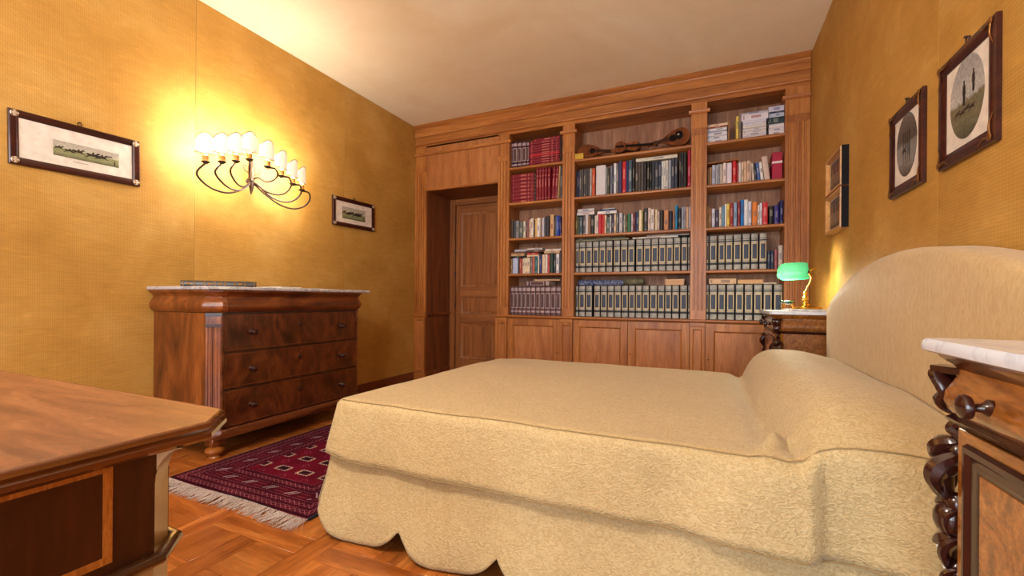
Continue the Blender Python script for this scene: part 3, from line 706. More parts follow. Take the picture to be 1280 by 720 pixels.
# --- right bay
o9, s9 = (880, 115), 10.28
WH = (212, 208, 214)
flat_books('C', 1, o9, s9, [(40, 300, 46, WH), (40, 302, 46, (216, 212, 216)), (40, 300, 46, WH), (42, 290, 22, (150, 150, 170)), (40, 298, 34, (214, 212, 214)), (42, 300, 20, (140, 66, 46)), (42, 308, 32, (220, 190, 160))], 'left stack', dep=.17)
shelf_books('C', 1, o9, s9, [(310, 330, 372, (160, 112, 66)), (413, 450, 312, (220, 190, 90)), (454, 480, 330, (140, 120, 108))], 0)
flat_books('C', 1, o9, s9, [(500, 804, 36, (204, 194, 198))]*2 + [(502, 802, 30, (214, 206, 204)), (500, 804, 34, (206, 196, 196)), (504, 802, 34, (210, 198, 190)), (502, 800, 34, (196, 192, 206)), (500, 800, 32, (204, 200, 212)), (482, 828, 82, (214, 206, 212)), (476, 826, 24, (170, 164, 176))], 'centre stack', dep=.17)
flat_books('C', 1, o9, s9, [(838, 1044, 50, (214, 204, 204)), (836, 1042, 54, (208, 200, 204)), (840, 1044, 46, (216, 206, 206)), (834, 1042, 84, (38, 52, 58)), (836, 1044, 54, (176, 180, 196)), (838, 1042, 20, (40, 40, 60)), (832, 1044, 72, (196, 190, 204))], 'right stack', dep=.17)
oa, sa = (880, 180), 11.64
shelf_books('C', 2, oa, sa, [(58, 76, 372, (150, 116, 80)), (80, 115, 338, (160, 115, 65)), (118, 165, 312, (180, 185, 205)), (168, 203, 305, (165, 160, 160)), (204, 230, 296, (150, 155, 165)), (232, 270, 292, (190, 175, 165)), (275, 329, 275, (225, 205, 195)), (335, 406, 275, (215, 205, 215)), (416, 470, 257, (190, 30, 40)), (475, 500, 282, (165, 40, 45)), (505, 541, 267, (210, 205, 200)), (545, 578, 262, (220, 190, 160)), (580, 626, 257, (200, 165, 140)), (628, 665, 247, (215, 180, 155)), (667, 690, 262, (190, 160, 140)), (697, 726, 282, (215, 195, 185), -4), (728, 762, 278, (35, 35, 45), -5), (764, 812, 268, (70, 95, 150), -5.5), (814, 858, 262, (220, 215, 215), -6), (862, 944, 180, (205, 180, 165), -7)], 0)
zt = onY(880+200/11.64, 180+296/11.64, SPINE).z+.016
ob, sb = (880, 235), 11.64
shelf_books('C', 3, ob, sb, [(38, 70, 267, (150, 116, 66)), (72, 108, 287, (146, 98, 60)), (114, 161, 302, (205, 200, 215)), (166, 215, 320, (60, 50, 75)), (220, 258, 282, (215, 200, 180)), (260, 300, 260, (100, 135, 165)), (303, 331, 237, (222, 216, 210)), (334, 373, 232, (225, 200, 80)), (376, 426, 224, (145, 40, 40)), (431, 481, 220, (135, 160, 190)), (488, 531, 197, (130, 35, 45)), (536, 580, 174, (25, 115, 190)), (582, 641, 170, (220, 215, 215)), (645, 693, 200, (205, 205, 220)), (701, 776, 210, (215, 120, 45)), (780, 814, 247, (215, 205, 200)), (816, 848, 217, (215, 215, 225)), (852, 931, 210, (195, 45, 50)), (946, 1010, 264, (30, 28, 28)), (1020, 1095, 250, (50, 40, 110)), (1106, 1165, 180, (30, 30, 85))], 0)
od, sd = (880, 280), 11.07
ev = [(26, 64), (78, 182), (198, 291), (298, 399), (408, 520), (530, 639), (650, 753), (765, 872)]
shelf_books('C', 4, od, sd, vols(ev, ((26, 168), (872, 122))), 0, 'encyclopedia', group='grey encyclopedias on the fourth shelf', dep=.2)
shelf_books('C', 4, od, sd, [(880, 917, 378, (36, 50, 76)), (921, 966, 368, (34, 46, 72)), (976, 1016, 356, (160, 90, 96)), (1030, 1096, 296, (186, 170, 160))], 0, dep=.13)
oe, se = (880, 340), 10.28
ev = [(24, 60), (70, 170), (179, 278), (291, 395), (405, 511), (521, 628), (640, 751), (763, 880), (896, 1022)]
shelf_books('C', 5, oe, se, vols(ev, ((24, 162), (1022, 156))), 0, 'encyclopedia', group='grey encyclopedias on the bottom shelf', dep=.2)
zt = onY(880+120/10.28, 340+160/10.28, SPINE).z+.002
flat_books('C', 5, oe, se, [(66, 414, 70, (206, 170, 134))], 'above the second encyclopedia', zt, dep=.15)
flat_books('C', 5, oe, se, [(432, 760, 56, (200, 156, 110))], 'above the fifth encyclopedia', zt, dep=.15)
flat_books('C', 5, oe, se, [(764, 930, 16, (220, 204, 180))], 'above the eighth encyclopedia', zt, dep=.15)
# ---- other things on the shelves
o = obj('keepsake_box', bx(-.06, .06, 0, .16, 0, .225, b=.004), bmat((165, 22, 56))); p = onY(971.5, 215, SPINE); o.location = (p.x, SPINE, SH[1]+.0005)
w_ = (onY(978, 215, SPINE).x-onY(965, 215, SPINE).x)/2; o.location.x = min(p.x, .533-w_); o.scale = (w_/.06, 1, (onY(968, 190.5, SPINE).z-SH[1])/.225)
meta(o, 'magenta box with white band at right end of second shelf, right bay', 'box')
obj('paper_band', bx(-.061, .061, -.001, .161, .135, .152), bmat((226, 206, 210)), o)
bm = bx(0, .245, 0, .12, 0, .014, b=.003)
o = obj('wooden_board', bm, MT['cherry_x']); p = onY(884, 208, SPINE); o.location = (p.x, SPINE+.01, SH[1]+.196); o.rotation_euler.y = -.03
meta(o, 'thin tan wooden board lying across the pale books, second shelf right bay', 'board')
def soundboard(outline, t): return extrude_poly(B(), [(x, 0, z) for x, z in outline], (0, t, 0))
def mandolin(loc, L, hgt, flip, label, colr, rotx=-.25, hole=True, guard=False):
    """pear-shaped body on its side, neck along x; face towards the room"""
    r = thing('mandolin', loc, label, 'mandolin', 'old instruments on the top shelf', world=False); r.rotation_euler = (rotx, -.13 if flip else .13, 0)
    sx = -1 if flip else 1; n = 22; top = []; bot = []
    for i in range(n+1):
        t = i/n; wd = hgt/2*(math.sin(PI*min(1, t*1.0)**.62))**.8 * (1-.12*t) if t < 1 else .018
        wd = max(wd, .018) if t > .5 else wd
        top.append((sx*t*L, hgt/2+wd)); bot.append((sx*t*L, hgt/2-wd))
    out = top + bot[::-1][:-1]
    if not flip: out = out[::-1]
    obj('soundboard', soundboard(out, .006), MT[colr], r)
    bm = B(); seg = 8; rows = []
    for i in range(n+1):
        t = i/n; wd = top[i][1]-hgt/2; row = []
        for k in range(seg+1):
            a = PI*k/seg; row.append(bm.verts.new((top[i][0], .006+math.sin(a)*wd*.95, hgt/2+math.cos(a)*wd)))
        rows.append(row)
    for a, b in zip(rows, rows[1:]):
        for k in range(seg): bm.faces.new((a[k], a[k+1], b[k+1], b[k]))
    bmesh.ops.remove_doubles(bm, verts=bm.verts, dist=.0005)
    obj('bowl', bm, MT['walnut_side'], r)
    hx = sx*L*.56
    obj('sound_hole', lathe(B(), [(0, -.002), (hgt*.17, -.002), (hgt*.17, .003), (0, .003)], (hx, -.001, hgt/2), 18, 'Y'), MT['hole'], r)
    obj('sound_hole_ring', lathe(B(), [(hgt*.17, -.003), (hgt*.21, -.003), (hgt*.21, .001), (hgt*.17, .001), (hgt*.17, -.003)], (hx, 0, hgt/2), 18, 'Y'), MT['walnut_dark'], r)
    if guard: obj('pickguard', blob(B(), (sx*L*.36, -.001, hgt*.58), (.035, .003, .045)), MT['black'], r); obj('rosette', blob(B(), (sx*L*.37, -.004, hgt*.62), (.01, .003, .01)), MT['silver'], r)
    nl = L*.42
    obj('neck', extrude_poly(B(), [(sx*L*.68, -.006, hgt/2-.015), (sx*(L+nl*.6), -.006, hgt/2-.012), (sx*(L+nl*.6), -.006, hgt/2+.012), (sx*L*.68, -.006, hgt/2+.015)][::sx], (0, .018, 0)), MT['walnut_dark'], r)
    obj('peghead', extrude_poly(B(), [(sx*(L+nl*.6), .0, hgt/2-.014), (sx*(L+nl), .012, hgt/2-.024), (sx*(L+nl), .012, hgt/2+.024), (sx*(L+nl*.6), .0, hgt/2+.014)][::sx], (0, .014, 0)), MT['walnut_side'], r)
    for q in (-1, 1):
        for e in range(3): obj('tuning_peg', lathe(B(), [(0, 0), (.003, 0), (.003, .016), (.006, .02), (0, .024)], (sx*(L+nl*(.7+.1*e)), .018, hgt/2+.02*q), 8, 'Y'), MT['silver'], r)
    return r
z1 = SH[0]
a, b = onY(720.5, 190, D+.05), onY(754, 190, D+.05)
mandolin((a.x, D+.05, z1+.028), b.x-a.x, .15, False, 'dark brown mandolin lying at the left end of the top shelf', 'walnut_side')
a, b = onY(861, 170, D+.05), onY(829, 170, D+.05)
r = mandolin((a.x+.02, D+.05, z1+.03), a.x-b.x+.04, .185, True, 'light brown mandolin with black pickguard at right end of top shelf', 'walnut_side', guard=True)
# violin on its side
a = onY(767, 185, D+.05)
vi = thing('violin', (a.x, D+.06, z1+.028), 'dark violin lying on its side between the two mandolins', 'violin', 'old instruments on the top shelf', world=False)
vi.rotation_euler = (-.2, .07, 0)
def vout(t):  # half width of a violin body along its length
    k = [(0, .0), (.02, .035), (.1, .056), (.22, .062), (.34, .052), (.42, .037), (.5, .034), (.58, .036), (.66, .046), (.78, .05), (.9, .044), (.98, .025), (1, .01)]
    for (p, q), (u, v) in zip(k, k[1:]):
        if t <= u: return q+(v-q)*(t-p)/(u-p)
    return 0
VL = .24; ts = [i/30 for i in range(31)]
out = [(t*VL, .06+vout(t)) for t in ts] + [(t*VL, .06-vout(t)) for t in ts[::-1]]
obj('body', soundboard(out, .04), MT['walnut_dark'], vi)
obj('belly', soundboard([(t*VL*.98+.002, .06+vout(t)*.93) for t in ts] + [(t*VL*.98+.002, .06-vout(t)*.93) for t in ts[::-1]], -.006), MT['walnut_side'], vi)
obj('fingerboard', bx(.11, .36, -.022, -.012, .05, .07, b=.002), MT['black'], vi); obj('tailpiece', bx(.015, .09, -.018, -.01, .052, .068, b=.002), MT['black'], vi)
obj('bridge', bx(.1, .106, -.026, -.004, .044, .076, b=.001), MT['foot'], vi)
obj('neck', bx(.235, .37, -.012, .008, .051, .069, b=.004), MT['foot'], vi)
obj('scroll', lathe(B(), [(0, -.012), (.014, -.012), (.018, 0), (.014, .012), (0, .012)], (.385, 0, .06), 14, 'Y'), MT['walnut_dark'], vi)
a, b = onY(720, 196, D+.05), onY(730.5, 196, D+.05)
yb_ = obj('tobacco_box', bx(a.x, b.x, D+.012, D+.04, z1+.0005, z1+.055, b=.002), bmat((196, 160, 50)), origin=(a.x, D+.05, z1)); meta(yb_, 'small yellow box standing before the left mandolin', 'box')
obj('lid_line', bx(a.x-.0006, b.x+.0006, D+.0114, D+.0406, z1+.038, z1+.041), bmat((120, 96, 40)), yb_)
# blue cloth roll, stone and box on the lower encyclopedias
zt = onY(760, 357, SPINE).z+.002
a, b = onY(722, 353, SPINE+.06), onY(781, 353, SPINE+.06)
m = M('blue_figured_cloth', .8, .2); f = m.noise(m.coord((1, 1, 1)), 45, 3, 2)
m.base(m.ramp(f, [(.42, (46, 56, 96)), (.5, (90, 100, 140)), (.56, (170, 176, 200)), (.62, (60, 70, 110))]))
bm = B(); n = 16
pts = [Vector((a.x+(b.x-a.x)*i/n, SPINE+.06+.006*math.sin(i*1.3), zt+.028+.003*math.sin(i*2.1))) for i in range(n+1)]
tube(bm, pts, [.012]+[.028+.002*math.sin(i*1.7) for i in range(1, n)]+[.014], 12)
o = obj('cloth_roll', bm, m.m, origin=(a.x, SPINE+.06, zt)); meta(o, 'rolled blue patterned cloth lying on the bottom encyclopedias', 'cloth')
bm = B(); a, b = onY(778, 351, SPINE+.05), onY(806, 351, SPINE+.05)
blob(bm, ((a.x+b.x)/2, SPINE+.06, zt+.036), ((b.x-a.x)/2, .06, .037), seg=18, rings=11)
for v in bm.verts: v.co += Vector((0, 0, .006))*noise.noise(v.co*22)
o = obj('stone', bm, plain('mossy_stone', (106, 104, 82), .8, gs=30, grain=.25), origin=((a.x+b.x)/2, SPINE+.06, zt)); meta(o, 'rounded grey-green stone beside the blue cloth roll', 'stone')
a, b = onY(831.5, 352, SPINE+.02), onY(855.5, 352, SPINE+.02)
o = obj('card_box', bx(a.x, b.x, SPINE+.01, SPINE+.15, zt, zt+.052, b=.003), bmat((200, 154, 112)), origin=(a.x, SPINE, zt)); meta(o, 'beige card box lying on the encyclopedias, bottom shelf middle bay', 'box')
obj('box_lid', bx(a.x-.002, b.x+.002, SPINE+.008, SPINE+.152, zt+.036, zt+.054, b=.002), bmat((206, 162, 120)), o)

# ================================================================== CHEST OF DRAWERS
cx0, cx1, cy0, cy1 = -3.105, -2.54, 1.535, 2.70
ch = thing('chest_of_drawers', (-2.82, 2.12, 0), 'dark walnut chest of three drawers with pale marble top by the left wall', 'chest of drawers')
cp = lambda n, bm, m='walnut', p=None, **k: obj(n, bm, MT[m], p or ch, **k)
CT = .055
plan = [(cx0, cy0), (cx1-CT, cy0), (cx1, cy0+CT), (cx1, cy1-CT), (cx1-CT, cy1), (cx0, cy1)]    # counter-clockwise: right-hand side is outward
side = B()
box(side, cx0, cx1-CT, cy0, cy0+.025, .115, .835); cp('side_panel', side, 'walnut_side')
cp('side_panel', bx(cx0, cx1-CT, cy1-.025, cy1, .115, .835), 'walnut_side')
cp('carcass', bx(cx0, cx1-.03, cy0+.025, cy1-.025, .115, .83), 'walnut_dark')
def canted(yc, s):
    """fluted pilaster on a canted corner"""
    p = Vector((cx1-CT, yc)); q = Vector((cx1, yc+s*CT)); d = (q-p); L = d.length; t = d/L; nrm = Vector((t.y, -t.x))*(1 if s > 0 else -1)
    def P(u, w): v = p+t*u+nrm*w; return (v.x, v.y)
    pl = [P(0, 0)]
    for k in range(4):
        u = L*(.1+.2*k+.03); pl += [P(u, 0), P(u+.003, -.004), P(u+L*.12, -.004), P(u+L*.12+.003, 0)]
    pl += [P(L, 0), P(L, -.03), P(0, -.03)]
    r = cp('corner_pilaster', prism_z(B(), pl, .165, .755), 'walnut_side')
    for z0, z1_ in ((.755, .772), (.815, .835)): cp('pilaster_collar', prism_z(B(), [P(-.002, .004), P(L+.002, .004), P(L+.002, -.03), P(-.002, -.03)], z0, z1_), 'walnut_dark', r)
    cp('pilaster_cap', prism_z(B(), [P(0, .001), P(L, .001), P(L, -.03), P(0, -.03)], .772, .815), 'walnut_side', r)
canted(cy0, 1); canted(cy1, -1)
ogee = [(-.03, .838), (.004, .838), (.012, .846), (.022, .858), (.026, .872), (.025, .888), (.018, .902), (.008, .916), (.004, .928), (.008, .938), (.018, .948), (.028, .956), (.03, .966), (-.03, .966)]
cp('ogee_frieze', sweep(B(), plan, ogee, False, True), 'walnut_side')
cp('frieze_drawer', extrude_poly(B(), [(cx1+d+.003, cy0+CT+.02, z) for d, z in ogee[1:-1]] + [(cx1-.02, cy0+CT+.02, .966), (cx1-.02, cy0+CT+.02, .838)], (0, cy1-cy0-2*CT-.04, 0)), 'walnut_rail')
slab = [(-.002, .967), (.030, .967), (.036, .971), (.038, .978), (.036, .985), (.03, .988), (-.002, .988)]
mp = [(cx0, cy0), (cx1, cy0), (cx1, cy1), (cx0, cy1)]
cp('marble_top', sweep(B(), mp, [(.0, .967), (.034, .967), (.039, .972), (.039, .983), (.034, .988), (0, .988)], True, True), 'marble_grey')
for v in [o_ for o_ in ch.children if o_.name.startswith('marble_top')]:
    for q in v.data.vertices:
        if q.co.x + (-2.82) < cx0: q.co.x = cx0+2.82
fx = cx1
for k, (z0, z1_) in enumerate(((.607, .826), (.391, .600), (.17, .384))):
    d = cp('drawer', bx(fx-.025, fx-.004, cy0+CT+.012, cy1-CT-.012, z0, z1_, b=.003))
    edge = B(); ya, yb_ = cy0+CT+.022, cy1-CT-.022
    for a in ((ya, yb_, z0+.008, z0+.012), (ya, yb_, z1_-.012, z1_-.008), (ya, ya+.003, z0+.008, z1_-.008), (yb_-.003, yb_, z0+.008, z1_-.008)):
        box(edge, fx-.006, fx-.0028, *a)
    cp('cockbead', edge, 'walnut_rail', d)
    zc = (z0+z1_)/2
    for y in (1.77, 2.475):
        cp('knob', lathe(B(), [(0, -.006), (.016, -.006), (.018, -.002), (.01, .004), (.008, .014), (.014, .022), (.019, .03), (.017, .038), (.008, .043), (0, .044)], (fx, y, zc), 16, 'X'), 'carved', d)
    cp('escutcheon', lathe(B(), [(0, -.006), (.016, -.006), (.018, -.001), (.013, .001), (0, .001)], (fx, 2.118, zc+.03), 16, 'X'), 'walnut_dark', d)
for z0, z1_ in ((.826, .838), (.600, .607), (.384, .391)): cp('drawer_rail', bx(fx-.03, fx-.002, cy0+CT, cy1-CT, z0, z1_), 'walnut_dark')
for y0, y1 in ((cy0+CT-.004, cy0+CT+.011), (cy1-CT-.011, cy1-CT+.004)): cp('drawer_stile', bx(fx-.03, fx-.001, y0, y1, .165, .838), 'walnut_rail')
cp('base_rail', sweep(B(), plan, [(-.03, .112), (.006, .112), (.01, .118), (.01, .152), (.004, .165), (-.03, .165)], False, True), 'walnut_rail')
for x, y in ((cx1-.055, cy0+.055), (cx1-.055, cy1-.055), (cx0+.06, cy0+.055), (cx0+.06, cy1-.055)):
    ft = cp('foot', lathe(B(), [(0, 0), (.032, 0), (.034, .006), (.03, .014), (.024, .02), (.042, .028), (.05, .042), (.048, .054), (.036, .062), (.028, .068), (.03, .074), (0, .075)], (x, y, 0), 24), 'foot')
    cp('foot_block', bx(x-.036, x+.036, y-.036, y+.036, .073, .117, b=.004), 'walnut_side', ft)
# things on the marble
fo = obj('leather_folio', prism_z(B(), [(0, 0), (.012, -.006), (.026, -.008), (.036, 0), (.036, .25), (.033, .25), (.033, .005), (.003, .005), (.003, .25), (0, .25)], 0, .392), plain('black_leather', (34, 22, 18), .35, .5, gs=50))
fo.location = (-2.885, 1.562, .9885+.037); fo.rotation_euler = (Matrix.Rotation(math.radians(55), 3, 'Z') @ Matrix.Rotation(PI/2, 3, 'Y')).to_euler()
meta(fo, 'large black leather folio with gold-banded spine on the chest marble', 'book')
obj('page_block', bx(.003, .033, .005, .243, .004, .388), MT['paper'], fo)
for k in range(8):
    z = .010+.0525*k; obj('gilt_band', bx(.004, .032, -.0095, -.002, z, z+.006, b=.001), MT['gilt'], fo)
for k in (0, 2, 3, 5): obj('gilt_title', bx(.012, .024, -.0092, -.004, .010+.0525*k+.020, .010+.0525*k+.040), MT['gilt'], fo)
a, b = onX(322, 357, -2.88), onX(354, 357, -2.88)
o = obj('thin_book', bx(-.14, .14, -.09, .09, 0, .018, b=.001), bmat((112, 74, 46))); o.location = (-2.84, 2.16, .9885); o.rotation_euler.z = .12
obj('page_block', bx(-.137, .141, -.091, .091, .004, .014), MT['paper'], o); meta(o, 'thin brown book lying flat right of the folio on the marble', 'book')
o = obj('paper_sheet', bx(-.12, .12, -.09, .09, 0, .006, b=.0005), MT['paper']); o.location = (-2.84, 2.385, .9885); o.rotation_euler.z = -.15
obj('upper_sheet', bx(-.1, .12, -.08, .09, .0062, .0072), MT['sheet'], o); meta(o, 'small pile of white paper sheets in the middle of the marble top', 'paper')
o = obj('notebook', bx(-.05, .05, -.045, .045, 0, .008, b=.001), bmat((120, 88, 60))); o.location = (-2.8, 2.6, .9885); meta(o, 'small brown notebook near the right end of the marble top', 'notebook')
obj('page_block', bx(-.048, .0508, -.0458, .0458, .0015, .0065), MT['paper'], o)

# ================================================================== DESK (near left)
dx1, dy1, DZ = -.536, .371, .78
dx0, dy0 = -1.95, -.37
dk = thing('writing_desk', (-1.2, 0, 0), 'walnut writing desk with canted corners and light inlaid banding, near left', 'desk')
kp = lambda n, bm, m='desk_dark', p=None, **k: obj(n, bm, MT[m], p or dk, **k)
c = .047
dpl = [(dx0+c, dy0), (dx1-c, dy0), (dx1, dy0+c), (dx1, dy1-c), (dx1-c, dy1), (dx0+c, dy1), (dx0, dy1-c), (dx0, dy0+c)]
tb = [-.37+.006, -.13, .12, .371-.006]
ti = [tuple(q) for q in mitre(dpl, True, -.006)]
def clip_y(poly, lo, hi):
    for sgn, lim in ((1, lo), (-1, hi)):
        out = []
        for (x0, y0), (x1, y1) in zip(poly, poly[1:]+poly[:1]):
            i0, i1 = sgn*(y0-lim) >= -1e-9, sgn*(y1-lim) >= -1e-9
            if i0: out.append((x0, y0))
            if i0 != i1: f_ = (lim-y0)/(y1-y0); out.append((x0+(x1-x0)*f_, lim))
        poly = out
    return poly
for lo, hi in zip(tb, tb[1:]): kp('top_board', prism_z(B(), clip_y(ti, lo+.0003, hi-.0003), DZ-.012, DZ), 'desk_top')
kp('top_edge', sweep(B(), dpl, [(-.0062, DZ-.02), (-.0062, DZ), (-.004, DZ-.0002), (-.001, DZ-.003), (.0, DZ-.007), (-.002, DZ-.010), (.001, DZ-.013), (.001, DZ-.018), (-.003, DZ-.022), (-.012, DZ-.022)], True, False), 'desk_edge')
kp('top_underside', sweep(B(), dpl, [(-.008, DZ-.0215), (-.008, DZ-.012)], True, True), 'desk_dark')
ix1, ix0, ic = -.552, -1.934, .030
iy1, iy0 = .305, -.305
z0, z1_ = .630, DZ-.0215
def end_panel(x, t):
    pts = [(iy0+ic, z0), (iy1-ic, z0), (iy1-ic, .722)]
    for k in range(1, 7): a = PI/2*k/6; pts.append((iy1-ic+.028*(1-math.cos(a)), .722+(z1_-.722)*math.sin(a)))
    pts += [(iy0+ic-.028, z1_)] + [(iy0+ic-.028*(1-math.cos(PI/2*k/6)), .722+(z1_-.722)*math.sin(PI/2*k/6)) for k in range(6, 0, -1)][1:] + [(iy0+ic, .722)]
    return extrude_poly(B(), [(x, y, z) for y, z in pts], (t, 0, 0))
kp('apron_end', end_panel(ix1-.02, .02), 'desk_dark'); kp('apron_end', end_panel(ix0, .02), 'desk_dark')
kp('apron_back', bx(ix0+ic, ix1-ic, iy1-.02, iy1-.001, z0, z1_)); kp('apron_front', bx(ix0+ic, ix1-ic, iy0+.001, iy0+.02, z0, z1_))
ey = .2375; pz0, pz1 = .657, z1_-.001; ya = -ey; bw = .0078
for xs in ((ix1-.002, ix1+.0006, ix1+.0012), ):
    kp('end_panel', bx(xs[0], xs[1], ya, ey, pz0, pz1), 'desk_panel')
    for a in ((ya, ey, pz0, pz0+bw), (ya, ey, pz1-bw, pz1), (ey-bw, ey, pz0+bw, pz1-bw), (ya, ya+bw, pz0+bw, pz1-bw)): kp('inlay_band', bx(xs[0], xs[2], *a), 'inlay')
for sx, sy in ((1, 1), (1, -1), (-1, 1), (-1, -1)):
    x, y = (ix1 if sx > 0 else ix0), (iy1 if sy > 0 else iy0); g = .0015
    pl = [(x-sx*g, y-sy*ic), (x-sx*(ic*.5+.004), y-sy*(ic*.5+.004)), (x-sx*ic, y-sy*g), (x-sx*(ic+.03), y-sy*g), (x-sx*(ic+.03), y-sy*(ic+.03)), (x-sx*g, y-sy*(ic+.03))]
    leg = kp('leg', prism_z(B(), pl, .10, z1_-.002), 'desk_corner')
    path = [(x-sx*g, y-sy*ic), (x-sx*ic, y-sy*g)]
    if sx*sy < 0: path = path[::-1]
    kp('corner_bracket', sweep(B(), path, [(-.01, .70), (-.003, .70), (-.001, .722)] + [(.026*(1-math.cos(PI/2*k/6)), .722+(z1_-.7225)*math.sin(PI/2*k/6)) for k in range(1, 7)] + [(-.01, z1_-.0005)], False, True), 'desk_corner', leg)
    lx, ly = x-sx*(ic+.006), y-sy*(ic+.006)
    kp('leg_foot', lathe(B(), [(0, 0), (.022, 0), (.03, .012), (.034, .03), (.028, .05), (.02, .06), (.024, .075), (.034, .09), (.034, .102), (0, .102)], (lx, ly, 0), 20), 'desk_edge', leg)
ipl = [(ix0+ic, iy0), (ix1-ic, iy0), (ix1, iy0+ic), (ix1, iy1-ic), (ix1-ic, iy1), (ix0+ic, iy1), (ix0, iy1-ic), (ix0, iy0+ic)]
zm = .641
kp('apron_moulding', sweep(B(), ipl, [(.005+.0075*math.cos(a), zm+.007*math.sin(a)) for a in [2*PI*k/14 for k in range(14)]], True, False, loop=True), 'desk_rail')

# ================================================================== RUG
rx0, rx1, ry0, ry1 = -2.49, -1.515, 1.305, 3.02
m = M('turkoman_rug', .95, .1); tc = m.n('ShaderNodeTexCoord'); sp = m.n('ShaderNodeSeparateXYZ'); m.l(tc.outputs['Object'], sp.inputs[0])
wn = m.noise(m.coord((1, 1, 1)), 60, 2, out='Color'); ws = m.n('ShaderNodeSeparateColor'); m.l(wn, ws.inputs[0])
x_ = X(m.nt, sp.outputs[0]) + (X(m.nt, ws.outputs[0])-.5)*.006; y_ = X(m.nt, sp.outputs[1]) + (X(m.nt, ws.outputs[1])-.5)*.006
RW, RH = (rx1-rx0)/2, (ry1-ry0)/2
dxe = x_.abs()*-1 + RW; dye = y_.abs()*-1 + RH; de = dxe.min(dye)
along = (dxe.lt(dye))*y_ + (dye.lt(dxe))*x_
def band(v, a, b): return v.gt(a)*v.lt(b)
mar, drk, lgt, org, wht = (96, 14, 36), (46, 10, 26), (150, 80, 92), (176, 92, 50), (196, 178, 170)
col = m.mix(band(de, .0, .235), lin((112, 14, 40)), lin((82, 12, 34)))
for a, b in ((.0, .012), (.05, .056), (.098, .104), (.176, .182), (.228, .236)): col = m.mix(band(de, a, b), col, lin(drk))
for a, b in ((.045, .049), (.105, .109), (.171, .175), (.237, .241)): col = m.mix(band(de, a, b)*along.mod(.016).gt(.006), col, lin(lgt))
tick = along.mod(.03)
for a, b in ((.018, .042), (.062, .092), (.188, .222)):
    col = m.mix(band(de, a, b)*((de-(a+b)/2).abs() - (tick-.015).abs()*.8).abs().lt(.0022), col, lin((158, 92, 100)))
# border motifs: pairs of slanted pale strokes
t2 = along.mod(.15)-.075; d2 = de-.14
mot = ((t2*1.0 - d2*.9).abs()-.012).abs().lt(.005)*d2.abs().lt(.02)*t2.abs().lt(.05)
col = m.mix(mot, col, lin((186, 160, 164)))
mot2 = ((along+.075).mod(.15)-.075).abs().lt(.03)*(d2.abs()-.012).abs().lt(.004)
col = m.mix(mot2*.55, col, lin((140, 60, 60)))
# field of guls
gx, gy = .16, .15
field = de.gt(.25)
def gul(ox, oy, c_):
    u = (x_+ox).mod(gx)-gx/2; v = (y_+oy).mod(gy)-gy/2
    bx_ = (u.abs()*.95).max(v.abs()*1.5)
    c_ = m.mix(field*(u.abs().lt(.052)*v.abs().lt(.026)), c_, lin((60, 14, 30)))
    c_ = m.mix(field*(band(u.abs(), .032, .05)*v.abs().lt(.02)), c_, lin(org))
    c_ = m.mix(field*(bx_-.036).abs().lt(.0055)*((u*1.0+v).mod(.02).gt(.004)), c_, lin(wht))
    c_ = m.mix(field*(u.abs().lt(.012)*v.abs().lt(.01)), c_, lin(drk))
    return c_
col = gul(0, 0, col)
u = (x_+gx/2).mod(gx)-gx/2; v = (y_+gy/2).mod(gy)-gy/2
dot = field*((u.abs()+v.abs()-.022).abs().lt(.004))*(u.mod(.012).gt(.005))
col = m.mix(dot*.7, col, lin((160, 80, 110)))
nz = m.noise(m.coord((1, 1, 1)), 220, 2); pile = m.ramp(nz, [(.3, (.55, .55, .6, 1)), (.7, (1.1, 1.1, 1.1, 1))])
big = m.ramp(m.noise(m.coord((1, 1, 1)), 7, 3), [(.35, (.7, .7, .74, 1)), (.65, (1.08, 1.08, 1.08, 1))])
m.base(m.mix(1.0, m.mix(1.0, col, pile, 'MULTIPLY'), big, 'MULTIPLY')); m.bump(nz, .6, .003)
rg = thing('persian_rug', ((rx0+rx1)/2, (ry0+ry1)/2, 0), 'dark red Turkoman rug with white fringe on parquet at the foot of bed', 'rug')
bm = B()
def rp(i, j):
    x = rx0+(rx1-rx0)*i/30; y = ry0+(ry1-ry0)*j/50
    return (x, y+.004*math.sin(x*9), .011+.0015*noise.noise(Vector((x*6, y*6, 0))))
v_ = grid(bm, rp, 31, 51)
r_ = bmesh.ops.extrude_face_region(bm, geom=bm.faces[:])
for v in r_['geom']:
    if isinstance(v, bmesh.types.BMVert): v.co.z = .001
obj('pile', bm, m.m, rg)
for xs in ((rx0-.006, rx0+.004), (rx1-.004, rx1+.008)): obj('selvedge', bx(xs[0], xs[1], ry0, ry1, .001, .012, b=.003), plain('dark_selvedge', (26, 22, 34), .9), rg)
fr_m = plain('ivory_fringe', (188, 172, 164), .9, .1, gs=200, grain=.15)
for ye, s in ((ry0, -1), (ry1, 1)):
    bm = B()
    for k in range(300):
        x = rx0+(rx1-rx0)*(k+random.random())/300; L = random.uniform(.07, .1); a = random.gauss(.18, .28); w = random.uniform(.0012, .0024)
        y0 = ye+.004*math.sin(x*9)
        p = [Vector((x, y0-s*.004, .008)), Vector((x+L*.5*math.sin(a)+random.gauss(0, .002), y0+s*L*.5*math.cos(a), .005+random.random()*.004)), Vector((x+L*math.sin(a+random.gauss(0, .15)), y0+s*L*math.cos(a), .0015+random.random()*.003))]
        tube(bm, p, [w, w, w*.5], 4)
    meta(obj('fringe', bm, fr_m, rg), kind='stuff')
